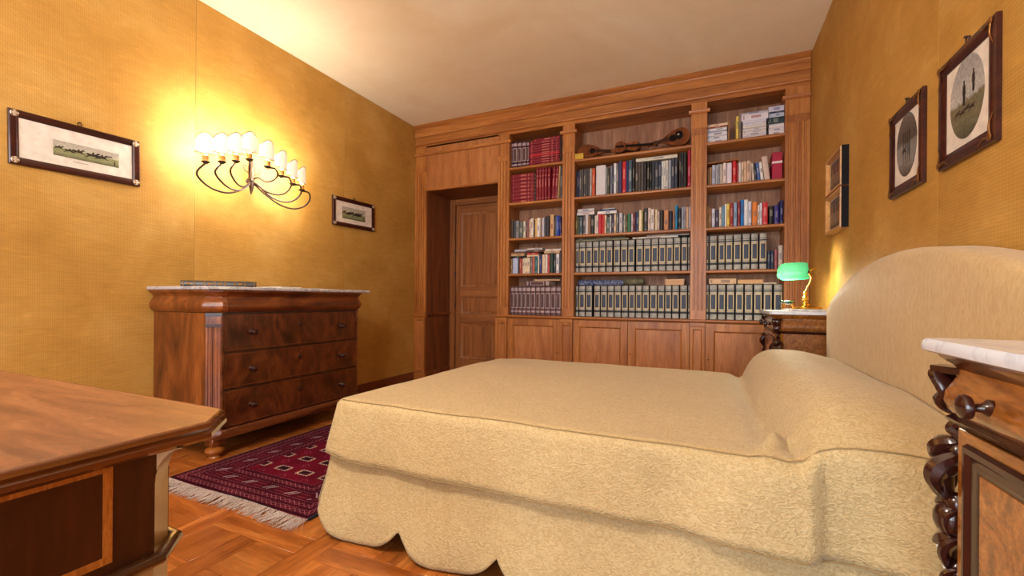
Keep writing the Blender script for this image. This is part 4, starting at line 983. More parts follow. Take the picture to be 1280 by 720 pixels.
# ================================================================== BED
HBX = .60
bed = thing('bed', (-.35, 2.05, 0), 'double bed with arched cream upholstered headboard against the right wall', 'bed')
ep = lambda n, bm, m, p=None, **k: obj(n, bm, MT[m], p or bed, **k)
ep('bed_base', bx(-1.33, .58, 1.38, 2.80, .12, .30, b=.01), 'dark_base')
bm = bx(-1.345, .59, 1.365, 2.815, .30, .47, b=.04, seg=3); ep('mattress', bm, 'sheet')
for x in (-1.25, .5):
    for y in (1.46, 2.72): ep('leg', lathe(B(), [(0, 0), (.025, 0), (.03, .02), (.022, .05), (.03, .11), (.035, .122), (0, .122)], (x, y, 0), 14), 'foot')
# headboard: arched outline, padded face
yc, hw_ = 2.022, 1.0
def hz(y): d = (y-yc)/hw_; return .905+.208*(1-d*d)
bm = B(); n = 48; out = []
for k in range(7): a = PI/2*k/6; out.append((yc-hw_+.035-.035*math.cos(a), .87+.035*math.sin(a)))
for k in range(1, n): y = yc-hw_+.035+(2*hw_-.07)*k/n; out.append((y, hz(y)+.0))
for k in range(7): a = PI/2*k/6; out.append((yc+hw_-.035+.035*math.sin(a), .87+.035*math.cos(a)))
out = [(yc-hw_, .12)] + out + [(yc+hw_, .12)]
rows = []
cz = .55
for d, x in ((0, .70), (0, HBX+.03), (-.006, HBX+.016), (-.016, HBX+.006), (-.034, HBX), (-.10, HBX-.004)):
    row = []
    for y, z in out:
        v = Vector((y-yc, z-cz)); L = v.length; v *= (L+d)/L; row.append(bm.verts.new((x, yc+v.x, cz+v.y)))
    rows.append(row)
for a, b in zip(rows, rows[1:]):
    for i in range(len(a)): bm.faces.new((a[i], a[(i+1) % len(a)], b[(i+1) % len(a)], b[i]))
bm.faces.new(rows[0]); bm.faces.new(rows[-1][::-1])
hb = ep('headboard', bm, 'headboard', ang=60)

# ---- bedspread: one cloth over mattress and pillows, hanging panels on three sides
SX0, SY0, SY1, TOP = -1.365, 1.36, 2.80, .515          # where the cloth turns down
sp_ = thing('bedspread', (-.35, 2.05, 0), 'cream damask bedspread with scalloped skirt draped over the double bed', 'bedspread')
def pil(x, y):
    s_ = min(1, max(0, (x-.165-.035*sst(2.2, 1.5, y))/.17)); fx = (1-(1-s_)**2.6)*(1-.26*sst(.40, .62, x))
    t_ = min(1, max(0, (y-1.27)/.5)); u_ = min(1, max(0, (2.93-y)/.16)); fy = (1-(1-t_)**2.2)*(1-(1-u_)**2.2)
    return fx*fy
def topz(x, y):
    n3 = noise.noise(Vector((x*3, y*3, .3)))*.004 + noise.noise(Vector((x*9, y*9, 2.3)))*.0025
    z = TOP + .150*pil(x, y) + n3
    z -= .022*math.exp(-((x-.15)/.035)**2)*sst(1.38, 1.6, y)         # tucked valley in front of the pillow
    z += .045*math.exp(-((x-.16-.35*(y-1.42))/.022)**2)*math.exp(-((y-1.44)/.06)**2) - .02*math.exp(-((x-.215)/.02)**2)*math.exp(-((y-1.42)/.07)**2)   # gathered fold at the near corner
    z += .010*math.sin((x*3.1+y*13))*pil(x, y)*sst(2.2, 1.5, y)*.6
    z -= .012*sst(-1.15, -1.365, x)*sst(2.4, 2.8, y)
    return z
RHO = .035; DROP = .235
def prof(r):
    q = RHO*PI/2
    if r < q: a = r/RHO; return RHO*math.sin(a), RHO*(1-math.cos(a))
    return RHO+.2*(r-q), RHO+(r-q)*.98
nd = 12; ss = [('d', 1-i/nd) for i in range(nd)] + [('t', i/110) for i in range(111)]
tt = [('d', 1-i/nd) for i in range(nd)] + [('t', i/90) for i in range(91)] + [('e', (i+1)/nd) for i in range(nd)]
def cloth(i, j):
    a, b = ss[i], tt[j]
    ds = a[1]*DROP if a[0] == 'd' else 0; dt = b[1]*DROP if b[0] != 't' else 0
    x = SX0 if ds else SX0+(HBX-.004-SX0)*a[1]
    y = SY0 if b[0] == 'd' else (SY1 if b[0] == 'e' else SY0+(SY1-SY0)*b[1])
    z = topz(x, y); sg = -1 if b[0] == 'd' else 1
    if not ds and not dt: return (x, y, z)
    r = max(ds, dt); th = math.atan2(dt, ds) if ds and dt else (0 if ds else PI/2)
    o_, d_ = prof(r)
    w = noise.noise(Vector((x*5, y*5, 7)))*.012*(r/DROP) + noise.noise(Vector((x*16, y*16, z*9-r*6)))*.004*min(1, r/.08)
    o_ += w
    if sg < 0 and not ds:   # pillow end pulls the near panel outwards a little, with loose folds
        o_ += (.03*sst(.05, .235, x)*(1-sst(.242, .262, x)) + .012*sst(.3, .55, x))*min(1, r/.06) + (.008*math.sin(x*26+r*8)*sst(-.1, .3, x) + .016*math.sin(x*17-r*3+.6)*sst(-.45, -.05, x)*(1-sst(.42, .56, x)))*min(1, r/.14)**1.3
        o_ += .008*math.sin(x*13+1)*sst(-1.0, 0, x)*min(1, r/.15)
    hem = .288 + .02*sst(-1.2, -1.4, x)
    f = r/DROP; drop_total = z-hem
    return (x-math.cos(th)*o_, y+sg*math.sin(th)*o_, z - d_ if f < .2 else z - d_ - (drop_total-prof(DROP)[1])*((f-.2)/.8))
bm = B(); grid(bm, cloth, len(ss), len(tt))
cl = obj('top_panel', bm, MT['spread'], sp_, ang=80)
md = cl.modifiers.new('cloth_thickness', 'SOLIDIFY'); md.thickness = .004; md.offset = -1
# piping along the top seam and the hem
def cpt(r, x, off=.002):
    k = min(range(len(ss)), key=lambda q: abs((SX0+(HBX-.004-SX0)*ss[q][1] if ss[q][0] == 't' else -9)-x))
    j = min(range(nd+1), key=lambda q: abs((tt[q][1] if q < nd else 0)*DROP-r)); p = Vector(cloth(k, j)); return p
pts = [cpt(.02, SX0+(HBX-.02-SX0)*k/60)+Vector((0, -.0005, .0015)) for k in range(61)]
obj('seam_piping', tube(B(), pts, .0022, 6), MT['piping'], sp_)
pts = [cpt(DROP, SX0+(HBX-.02-SX0)*k/60)+Vector((0, -.001, .001)) for k in range(61)]
obj('hem_piping', tube(B(), pts, .0026, 6), MT['piping'], sp_)
# skirt panels with scallops
def skirt(name, P0, P1, outn, cusps):
    P0, P1, outn = Vector(P0), Vector(P1), Vector(outn); L = (P1-P0).length; d = (P1-P0)/L
    ni, nj = int(L/.012), 26
    def lobe(s):
        for a, b in zip(cusps, cusps[1:]):
            if a <= s <= b: u = 2*(s-a)/(b-a)-1; return .008+.085*(abs(u)**3.2)
        return .02
    def P(i, j):
        s = L*i/(ni-1); zb = lobe(s); z = .36+(zb-.36)*j/(nj-1); f = (.36-z)/.36
        o_ = -.012+.075*sst(.1, 1, f)+.009*math.sin(s*15+.7)*f*f+noise.noise(Vector((s*7, z*4, 3)))*.012*f+noise.noise(Vector((s*22, z*16, 5)))*.0035
        q = P0+d*s+outn*o_; return (q.x, q.y, z)
    bm = B(); grid(bm, P, ni, nj); o = obj(name, bm, MT['spread'], sp_, ang=80)
    md = o.modifiers.new('cloth_thickness', 'SOLIDIFY'); md.thickness = .004; md.offset = 0
    return o
NY = SY0-RHO-.012
sc0 = -1.405
cus = [0, sc0*-1-1.012, sc0*-1-.62] + [sc0*-1-.62+.392*k for k in range(1, 6)]
skirt('skirt_panel', (sc0, NY, 0), (.59, NY, 0), (0, -1, 0), cus)
fx_ = SX0-RHO-.012
skirt('skirt_panel', (fx_, NY+.005, 0), (fx_, SY1+RHO, 0), (-1, 0, 0), [0+.367*k for k in range(0, 6)])
skirt('skirt_panel', (sc0, SY1+RHO+.02, 0), (.59, SY1+RHO+.02, 0), (0, 1, 0), [.392*k for k in range(0, 7)])
# white sheet edge that shows beyond the spread by the near nightstand
bm = B()
def shp(i, j):
    z = .515-.24*j/14; return (.452+.006*math.sin(j*.8)+.135*i/12, 1.238-.006*math.sin(j*.7+i*.4)-.01*j/14, z+.008*math.sin(i*.8))
grid(bm, shp, 13, 15); o = obj('bed_sheet', bm, MT['sheet'], origin=(.585, 1.2, .3)); o.modifiers.new('cloth_thickness', 'SOLIDIFY').thickness = .004
meta(o, 'white bed sheet corner peeping out behind the carved nightstand corner', 'sheet')

# ================================================================== NIGHTSTANDS
def nightstand(ylo, yhi, label):
    xf, c, xb = .375, .04, .708
    t = thing('nightstand', (.55, (ylo+yhi)/2, 0), label, 'nightstand', 'carved nightstands beside the bed')
    q = lambda n, bm, m, p=None, **k: obj(n, bm, MT[m], p or t, **k)
    a, b = ylo+.012, yhi-.012
    pl = [(xb, b), (xf+c, b), (xf, b-c), (xf, a+c), (xf+c, a), (xb, a)]
    # marble slab with rounded corners
    r = .03; mpl = [(xb, yhi)] + [(.335+r-r*math.sin(k*PI/12), yhi-r+r*math.cos(k*PI/12)) for k in range(7)] + [(.335+r-r*math.cos(k*PI/12), ylo+r-r*math.sin(k*PI/12)) for k in range(7)] + [(xb, ylo)]
    q('marble_top', sweep(B(), mpl, [(-.006, .843), (-.001, .846), (.0, .854), (-.002, .861), (-.006, .865)], True, True), 'marble')
    q('top_moulding', sweep(B(), pl, [(-.03, .818), (.002, .818), (.006, .824), (.022, .836), (.024, .8425), (-.03, .8425)], False, True), 'ns_frame')
    og = [(-.03, .742), (.004, .742), (.012, .75), (.017, .764), (.015, .78), (.006, .798), (.0, .81), (.0, .818), (-.03, .818)]
    q('ogee_frieze', sweep(B(), pl, og, False, True), 'ns_side')
    d = q('drawer', extrude_poly(B(), [(xf-o_-.003, a+c+.012, z) for o_, z in og[1:-1]] + [(xf+.02, a+c+.012, .818), (xf+.02, a+c+.012, .742)], (0, b-a-2*c-.024, 0)), 'ns_frame')
    for y in (b-c-.126, a+c+.126):
        q('knob', lathe(B(), [(0, .004), (.0125, .004), (.013, -.004), (.009, -.008), (.006, -.012), (.0055, -.018), (.009, -.021), (.0165, -.024), (.018, -.029), (.016, -.034), (.009, -.038), (0, -.0395)], (xf-.014, y, .778), 18, 'X'), 'carved', d)
    q('ledge_moulding', sweep(B(), pl, [(-.03, .726), (.004, .726), (.012, .731), (.015, .737), (.008, .742), (-.03, .742)], False, True), 'carved')
    q('side_panel', bx(xf+c, xb, b-.02, b, .09, .727), 'ns_side'); q('side_panel', bx(xf+c, xb, a, a+.02, .09, .727), 'ns_side')
    q('carcass', bx(xf+.02, xb-.002, a+.02, b-.02, .09, .726), 'ns_frame')
    for s, yy in ((1, b), (-1, a)):
        q('corner_post', prism_z(B(), [(xf+c, yy), (xf, yy-s*c), (xf+.02, yy-s*(c+.02)), (xf+c+.02, yy-s*.02)], .09, .727), 'ns_frame')
    # door with dark moulded frame
    ya, yb_ = a+c, b-c
    dr_ = q('door', bx(xf-.002, xf+.018, ya+.002, yb_-.002, .11, .722, b=.002), 'ns_frame')
    bm = B(); w0 = .034
    ringp = [(ya+w0, .128), (yb_-w0, .128), (yb_-w0, .704), (ya+w0, .704)]
    prof_ = [(0, -.001), (.004, -.009), (.012, -.010), (.018, -.004), (.026, -.006), (.034, -.003), (.04, .002)]
    rows = []
    for d_, x in prof_:
        rows.append([bm.verts.new((xf-.002+x, p[0]+(d_ if k in (0, 3) else -d_), p[1]+(d_ if k in (0, 1) else -d_))) for k, p in enumerate(ringp)])
    for r0, r1 in zip(rows, rows[1:]):
        for k in range(4): bm.faces.new((r0[k], r0[(k+1) % 4], r1[(k+1) % 4], r1[k]))
    q('door_moulding', bm, 'carved', dr_)
    q('door_panel', bx(xf-.004, xf, ya+w0+.038, yb_-w0-.038, .166, .666), 'ns_panel', dr_)
    q('plinth', sweep(B(), pl, [(-.03, 0), (.012, 0), (.012, .06), (.004, .075), (.002, .09), (-.03, .09)], False, True), 'ns_frame')
    # carving on both front corners
    for s, yy in ((1, b), (-1, a)):
        base = Vector((xf+c/2, yy-s*c/2, 0)); n_ = Vector((-1, s, 0)).normalized(); tg = Vector((1, s, 0)).normalized()
        def P(o_, w, z): return base+n_*o_+tg*w+Vector((0, 0, z))
        q('corner_block', prism_z(B(), [tuple(P(-.02, -.022, 0).xy), tuple(P(.044, -.018, 0).xy), tuple(P(.044, .018, 0).xy), tuple(P(-.02, .022, 0).xy)], .806, .818), 'carved')
        bm = B()    # scrolled leaf on the frieze
        for w in (-.011, 0, .011):
            k = 1 if w else 1.25
            tube(bm, spline([P(.036*k, w*1.2, .808), P(.034*k, w*1.25, .798), P(.026, w*1.15, .784), P(.022, w, .77), P(.03*k, w*.8, .757), P(.026, w*.5, .746), P(.012, w*.2, .738)], 4), [.006+.008*math.sin(PI*min(1, .12+k2/26)) for k2 in range(25)], 8, .8)
        q('scroll_leaf', bm, 'carved')
        bm = B()    # hanging flower and leaves down the corner post
        def leafc(pts, r0, fl=.55, seg=8, flip=1):
            sp2 = spline(pts, 5); n2 = len(sp2)
            tube(bm, sp2, [max(.0008, r0*math.sin(PI*(.12+.88*(k3/(n2-1))))**.8) for k3 in range(n2)], seg, fl, up=tuple(tg))
        tube(bm, spline([P(.002, 0, .726), P(.016, 0, .72), P(.022, 0, .71), P(.014, 0, .704), P(.006, 0, .696), P(.008, 0, .68)], 5), [.009]*26, 8)
        for e, (o_, w, z) in enumerate(((.012, 0, .668), (.02, .014, .655), (.02, -.014, .652))): blob(bm, P(o_, w, z), (.015, .015, .022))
        leafc([P(.01, 0, .69), P(.034, .006, .68), P(.046, .008, .664), P(.052, .004, .65)], .02, .8)
        leafc([P(.005, .012, .672), P(.026, .02, .65), P(.036, .024, .628), P(.028, .02, .6)], .021, .8)
        leafc([P(.005, -.012, .672), P(.026, -.02, .65), P(.034, -.024, .625), P(.026, -.018, .598)], .021, .8)
        leafc([P(.01, 0, .67), P(.036, 0, .64), P(.034, 0, .606), P(.016, 0, .578)], .024, .8)
        leafc([P(.006, 0, .60), P(.018, .004, .588), P(.032, .006, .584), P(.046, .004, .572)], .018, .8)
        blob(bm, P(.02, 0, .556), (.026, .026, .03), pw=.9); blob(bm, P(.014, 0, .582), (.016, .016, .02))
        leafc([P(.004, .01, .58), P(.02, .018, .56), P(.016, .016, .53)], .012); leafc([P(.004, -.01, .58), P(.02, -.018, .56), P(.016, -.016, .53)], .012)
        leafc([P(.004, 0, .53), P(.022, .002, .522), P(.036, .004, .512), P(.048, .002, .502)], .018, .8)
        leafc([P(.006, .006, .53), P(.024, .012, .505), P(.02, .01, .47)], .017); leafc([P(.006, -.006, .53), P(.024, -.012, .505), P(.02, -.01, .47)], .017)
        for e in range(4):
            z = .46-.07*e; blob(bm, P(.012, 0, z), (.015-.002*e, .015-.002*e, .03)); leafc([P(.004, .006, z+.02), P(.024, .014, z), P(.016, .01, z-.035)], .011); leafc([P(.004, -.006, z+.02), P(.024, -.014, z), P(.016, -.01, z-.035)], .011)
        q('carved_garland', bm, 'carved')
    return t
nightstand(.365, 1.015, 'carved nightstand with white marble top and round knob, close at right')
nightstand(3.15, 3.80, 'far nightstand with marble top carrying the green lamp by the bookcase')

# ---- things on the far nightstand
zt = .8655
a = onY(987, 386, 3.3); 
o = obj('tray', bx(a.x, .69, 3.22, 3.62, zt, zt+.012, b=.003), MT['marble_grey'], origin=(a.x, 3.4, zt)); meta(o, 'flat grey stone slab under the brass lamp', 'slab')
obj('slab_edge', bx(a.x-.002, .692, 3.218, 3.622, zt, zt+.004), MT['marble_grey'], o)
lp = Vector((.565, 3.40, zt+.0125))
la = thing('banker_lamp', lp, 'brass desk lamp with glowing green glass shade on the far nightstand', 'lamp')
lq = lambda n, bm, m, p=None, **k: obj(n, bm, MT[m] if isinstance(m, str) else m, p or la, **k)
lq('base', lathe(B(), [(0, 0), (.085, 0), (.09, .004), (.088, .010), (.07, .017), (.045, .022), (.03, .026), (.0, .026)], lp+Vector((.01, .03, 0)), 32), 'brass')
lq('stem', lathe(B(), [(0, .02), (.026, .022), (.024, .034), (.014, .04), (.012, .052), (.019, .062), (.02, .074), (.012, .084), (.009, .094), (.014, .102), (.012, .112), (.006, .118), (0, .118)], lp, 20), 'brass')
arm = spline([lp+Vector((0, 0, .112)), lp+Vector((.01, 0, .14)), lp+Vector((.026, 0, .175)), lp+Vector((.03, 0, .21)), lp+Vector((.016, 0, .235))], 6)
lq('arm', tube(B(), arm, .005, 10), 'brass')
lq('finial', tube(B(), [lp+Vector((.008, 0, .236)), lp+Vector((.06, -.01, .275))], [.006, .002], 8), 'brass')
kn = lq('pivot_knob', lathe(B(), [(0, -.028), (.008, -.026), (.012, -.02), (.012, -.006), (.007, 0), (.007, .03), (0, .03)], lp+Vector((.008, -.012, .24)), 14, 'Y'), 'iron')
# shade: half cylinder, one rounded end, other left open to throw light on the wall, axis roughly along the wall-to-bed direction
gm = M('green_glass', .12, .5); gm.base((20, 168, 104))
tr = gm.n('ShaderNodeBsdfTranslucent'); tr.inputs[0].default_value = lin((190, 246, 222)); mx = gm.n('ShaderNodeMixShader'); mx.inputs[0].default_value = .22
gm.l(gm.b.outputs[0], mx.inputs[1]); gm.l(tr.outputs[0], mx.inputs[2]); gm.l(mx.outputs[0], gm.out.inputs[0])
f = gm.noise(gm.coord((1, 1, 1)), 30, 2); gm.base(gm.ramp(f, [(.3, (24, 158, 104)), (.7, (34, 172, 118))]))
sc_ = lp+Vector((-.075, -.012, .228)); Ls, Rs = .088, .078
bm = B(); n = 28; seg = 20; ring = []
ax = Vector((.97, -.2, .04)).normalized(); side_ = Vector((.2, .97, 0)).normalized(); upv = ax.cross(side_).normalized()
if upv.z < 0: upv = -upv
tilt = math.radians(14)
for i in range(n+1):
    u = -1+2*i/n; e = (1-abs(min(u, 0))**4)**.5 if u > -1 else 0; e *= 1-.12*max(0, u)**3; row = []
    for k in range(seg+1):
        th = math.radians(-28)+math.radians(236)*k/seg
        v = sc_+ax*(u*Ls)+(side_*math.cos(th)+upv*math.sin(th))*(Rs*max(e, .04)); row.append(bm.verts.new(v))
    ring.append(row)
for r0, r1 in zip(ring, ring[1:]):
    for k in range(seg): bm.faces.new((r0[k], r0[k+1], r1[k+1], r1[k]))
sh = lq('glass_shade', bm, gm.m, ang=70)
sh.modifiers.new('glass_thickness', 'SOLIDIFY').thickness = .003
def emis(name, col, st, base=(255, 250, 240)):
    e = M(name, .5); e.base(base); e.b.inputs['Emission Color'].default_value = lin(col); e.b.inputs['Emission Strength'].default_value = st; return e.m
EB = emis('lamp_bulb', (255, 226, 170), 12)
bc_ = sc_+ax*-.04+Vector((0, 0, .006))
lq('bulb', blob(B(), bc_, (.03, .018, .018)), EB)
l = bpy.data.lights.new('desk_lamp_light', 'POINT'); l.energy = 9; l.color = (1, .9, .66); l.shadow_soft_size = .045
lo = bpy.data.objects.new('desk_lamp_light', l); COL.objects.link(lo); lo.location = bc_+Vector((.0, 0, -.03))
# small dark green ornament beside the lamp
p = onY(985, 380, 3.33); p.z = zt+.0125
on = thing('ornament', p, 'small dark green ornament on little feet beside the lamp base', 'ornament')
gr = plain('dark_green_enamel', (26, 62, 34), .25, .5, .5)
obj('body', blob(B(), p+Vector((0, 0, .042)), (.036, .02, .013)), gr, on); obj('head', blob(B(), p+Vector((-.034, -.004, .046)), (.012, .01, .01)), gr, on)
for x in (-.022, .022):
    for y in (-.01, .01): obj('foot', tube(B(), [p+Vector((x, y, .036)), p+Vector((x*1.3, y*1.4, .016)), p+Vector((x*1.5, y*1.8, 0))], [.005, .004, .006], 8), MT['brass'], on)

# ================================================================== WALL SCONCE
wl = Vector((XL+.004, 2.14, 1.60))
scn = thing('wall_sconce', wl, 'wrought iron wall sconce of eight curved arms with lit white shades', 'wall lamp')
sq = lambda n, bm, m, p=None, **k: obj(n, bm, MT[m] if isinstance(m, str) else m, p or scn, **k)
hub = onX(313.5, 226, XL+.035)
bm = B()
tube(bm, spline([hub+Vector((0, 0, .15)), hub+Vector((.006, 0, .10)), hub+Vector((.008, 0, .02)), hub+Vector((.008, 0, -.05)), hub+Vector((.004, 0, -.10))], 5), [.004+.024*math.sin(PI*min(1, (.06+k/21)))**.8 for k in range(21)], 10, .6)
sq('stem', bm, 'iron')
sq('wall_plate', lathe(B(), [(0, 0), (.018, 0), (.02, .004), (.015, .01), (0, .012)], (XL+.004, hub.y, hub.z), 20, 'X'), 'iron')
sq('bracket', tube(B(), [Vector((XL+.01, hub.y, hub.z)), hub], .008, 8), 'iron')
for s in (-1, 1):
    pts = [hub+Vector((.008, s*.008, .02)), hub+Vector((.014, s*.03, .05)), hub+Vector((.016, s*.055, .06)), hub+Vector((.016, s*.066, .085)), hub+Vector((.016, s*.056, .1)), hub+Vector((.016, s*.046, .09))]
    sq('curl', tube(B(), spline(pts, 5), .0045, 8), 'copper' if 'copper' in MT else 'iron')
# the eight candle cups: depth from the wall chosen, heights fan upwards to the middle
CUPS = [(257, 203, .20), (277.5, 203, .24), (295, 202, .27), (311.8, 200, .29), (334.4, 209, .29), (352, 220.5, .27), (366, 230.5, .24), (377, 238, .20)]
LOOPS = [[(246, 215), (252, 226), (266, 236), (284, 241), (302, 237)], [(269, 214), (274, 224), (285, 234), (298, 238), (308, 234)], [(288, 212), (291, 222), (298, 231), (306, 233)], [(311.5, 212), (312, 222)],
         [(344, 211), (347, 219), (342, 225), (332, 227), (322, 222)], [(361, 222), (364, 232), (357, 241), (346, 243.5), (332, 239), (322, 231)], [(375, 232), (376, 242), (368, 250), (356, 252.5), (340, 247), (325, 234)], [(386, 241), (387, 250), (380, 258), (366, 261), (348, 255), (328, 240)]]
shade_m = emis('parchment_shade', (255, 238, 204), .35, (250, 240, 220))
bulb_m = emis('candle_bulb', (255, 214, 150), 14)
MT['trim'] = plain('shade_braid', (150, 108, 60), .7)
candle_m = plain('candle_sleeve', (206, 150, 70), .45)
for k, ((px, py, dep), lp_) in enumerate(zip(CUPS, LOOPS)):
    X0 = XL+dep
    c = onX(px, py, X0)
    n = len(lp_)
    mid = [onX(a, b, X0-(dep-.05)*(i/(n))) for i, (a, b) in enumerate(lp_)]
    pts = spline([c+Vector((0, 0, -.004))]+mid+[hub+Vector((.004, 0, 0))], 6)
    arm = sq('arm', tube(B(), pts, .0066, 8), 'iron')
    sq('drip_pan', lathe(B(), [(0, -.012), (.008, -.01), (.02, -.002), (.026, .004), (.024, .006), (.012, .004), (0, .004)], c, 16), 'iron', arm)
    sq('candle', lathe(B(), [(0, .004), (.019, .004), (.021, .008), (.019, .012), (.019, .034), (.021, .038), (.019, .042), (0, .042)], c, 14), candle_m, arm)
    bu = sq('bulb', lathe(B(), [(0, .042), (.008, .044), (.013, .06), (.012, .075), (.006, .092), (0, .098)], c, 12), bulb_m, arm)
    # shield shade on the room side of the bulb, curved, with a wavy top
    bm = B(); nu, nv = 17, 6; hw = .052
    turn = math.radians((k-3.5)*7); dv = Vector((math.cos(turn), math.sin(turn), 0)); tv = Vector((-math.sin(turn), math.cos(turn), 0))
    def SP(u, v):
        th = u*math.radians(88); w = hw*(1+.10*(1-v)); zt_ = .168+.018*math.cos(u*PI)-.010*abs(u)**3
        zb_ = .054-.006*math.cos(u*PI)
        z = zb_+(zt_-zb_)*v
        return c+tv*(w*math.sin(th))+dv*(w*.62*math.cos(th)-.01)+Vector((0, 0, z))
    vv = grid(bm, lambda i, j: SP(-1+2*i/(nu-1), j/(nv-1)), nu, nv)
    sd_ = sq('shade', bm, shade_m, arm, ang=80); sd_.modifiers.new('shade_thickness', 'SOLIDIFY').thickness = .0015
    loop = [SP(-1+2*i/(nu-1), 1) for i in range(nu)]
    sq('shade_trim', tube(B(), loop, .0026, 6), 'trim', sd_); sq('shade_trim', tube(B(), [SP(-1+2*i/(nu-1), 0) for i in range(nu)], .0026, 6), 'trim', sd_)
    l = bpy.data.lights.new('candle_light', 'POINT'); l.energy = 3.5; l.color = (1, .94, .82); l.shadow_soft_size = .03
    lo = bpy.data.objects.new('candle_light', l); COL.objects.link(lo); lo.location = c+Vector((-.005, 0, .125))

# ================================================================== ADDED CEILING LAMP (out of view, put in to brighten ceiling and bed)
cl_ = Vector((-1.25, .2, ZC))
cp_ = thing('ceiling_lamp', cl_, 'opal glass globe ceiling lamp hanging on a brass rod', 'lamp')
obj('canopy', lathe(B(), [(0, -.03), (.02, -.028), (.055, -.012), (.06, -.001), (0, -.001)], cl_, 20), MT['brass'], cp_)
obj('rod', lathe(B(), [(0, -.69), (.007, -.69), (.007, -.02), (0, -.02)], cl_, 10), MT['brass'], cp_)
obj('collar', lathe(B(), [(0, -.71), (.05, -.705), (.05, -.685), (.02, -.67), (0, -.67)], cl_, 20), MT['brass'], cp_)
obj('globe', blob(B(), cl_+Vector((0, 0, -.85)), (.15, .15, .15), seg=24, rings=14), emis('opal_globe', (255, 246, 236), 74), cp_)

# ================================================================== PICTURES
def horse(x, z, s, leg=0):
    """galloping horse and rider in outline, nose to the right"""
    pts = [(-.5, .18), (-.42, .24), (-.3, .22), (-.08, .2), (-.02, .34), (.04, .4), (.1, .34), (.1, .22), (.24, .26), (.36, .4), (.42, .38), (.54, .28), (.5, .23), (.4, .26), (.3, .08), (.42, -.02), (.6, -.06), (.58, -.1), (.38, -.07), (.2, -.02), (-.1, 0), (-.24, -.02), (-.4, -.14), (-.6, -.2), (-.6, -.16), (-.42, -.06), (-.36, .08), (-.44, .16)]
    return [(x+s*a, z+s*b) for a, b in pts]
def figure(x, z, s):
    pts = [(-.08, 0), (-.09, .4), (-.12, .45), (-.1, .75), (-.04, .82), (-.05, .95), (0, 1.0), (.05, .95), (.04, .82), (.1, .75), (.12, .45), (.09, .4), (.08, 0), (.01, 0), (0, .35), (-.01, 0)]
    return [(x+s*a, z+s*b) for a, b in pts]
def flat(polys, y, t=.0004):
    bm = B()
    for p in polys: extrude_poly(bm, [(a, y, b) for a, b in p], (0, t, 0))
    return bm
def print_mat(name, sky, haze, land, dark, cut):
    m = M(name, .8, .15); tc = m.n('ShaderNodeTexCoord'); sp = m.n('ShaderNodeSeparateXYZ'); m.l(tc.outputs['Generated'], sp.inputs[0])
    nz = X(m.nt, m.noise(m.coord((1, 1, 1), kind='Generated'), 6, 5, .5)); z = X(m.nt, sp.outputs[2]) + (nz-.5)*.14
    c = m.ramp(z.so, [(0, dark), (cut*.5, land), (cut, land), (cut+.05, haze), (.85, sky)])
    nz2 = m.noise(m.coord((1, 1, 1), kind='Generated'), 22, 4, .6)
    m.base(m.mix(1.0, c, m.ramp(nz2, [(.3, (.62, .62, .62, 1)), (.65, (1.08, 1.08, 1.08, 1))]), 'MULTIPLY')); return m.m
# prints
PM = {'race': print_mat('race_print', (186, 178, 166), (206, 196, 174), (150, 152, 110), (96, 96, 74), .5), 'hunt': print_mat('hunt_print', (168, 164, 162), (190, 186, 180), (120, 112, 86), (84, 78, 60), .45), 'wood': print_mat('woodland_print', (110, 98, 90), (92, 82, 74), (140, 132, 126), (84, 76, 68), .5)}
ink = plain('print_ink', (40, 32, 30), .8); inkp = plain('print_ink_pale', (140, 120, 104), .8)
gl = M('picture_glass', .06, .5); gl.base((255, 255, 255)); gl.b.inputs['Transmission Weight'].default_value = 1; gl.b.inputs['IOR'].default_value = 1.02; gl.b.inputs['Specular IOR Level'].default_value = .5
gt = gl.n('ShaderNodeBsdfTransparent'); gg = gl.n('ShaderNodeBsdfGlossy'); gg.inputs['Roughness'].default_value = .06; gmx = gl.n('ShaderNodeMixShader'); gmx.inputs[0].default_value = .05
gl.l(gt.outputs[0], gmx.inputs[1]); gl.l(gg.outputs[0], gmx.inputs[2]); gl.l(gmx.outputs[0], gl.out.inputs[0]); MT['glass'] = gl.m
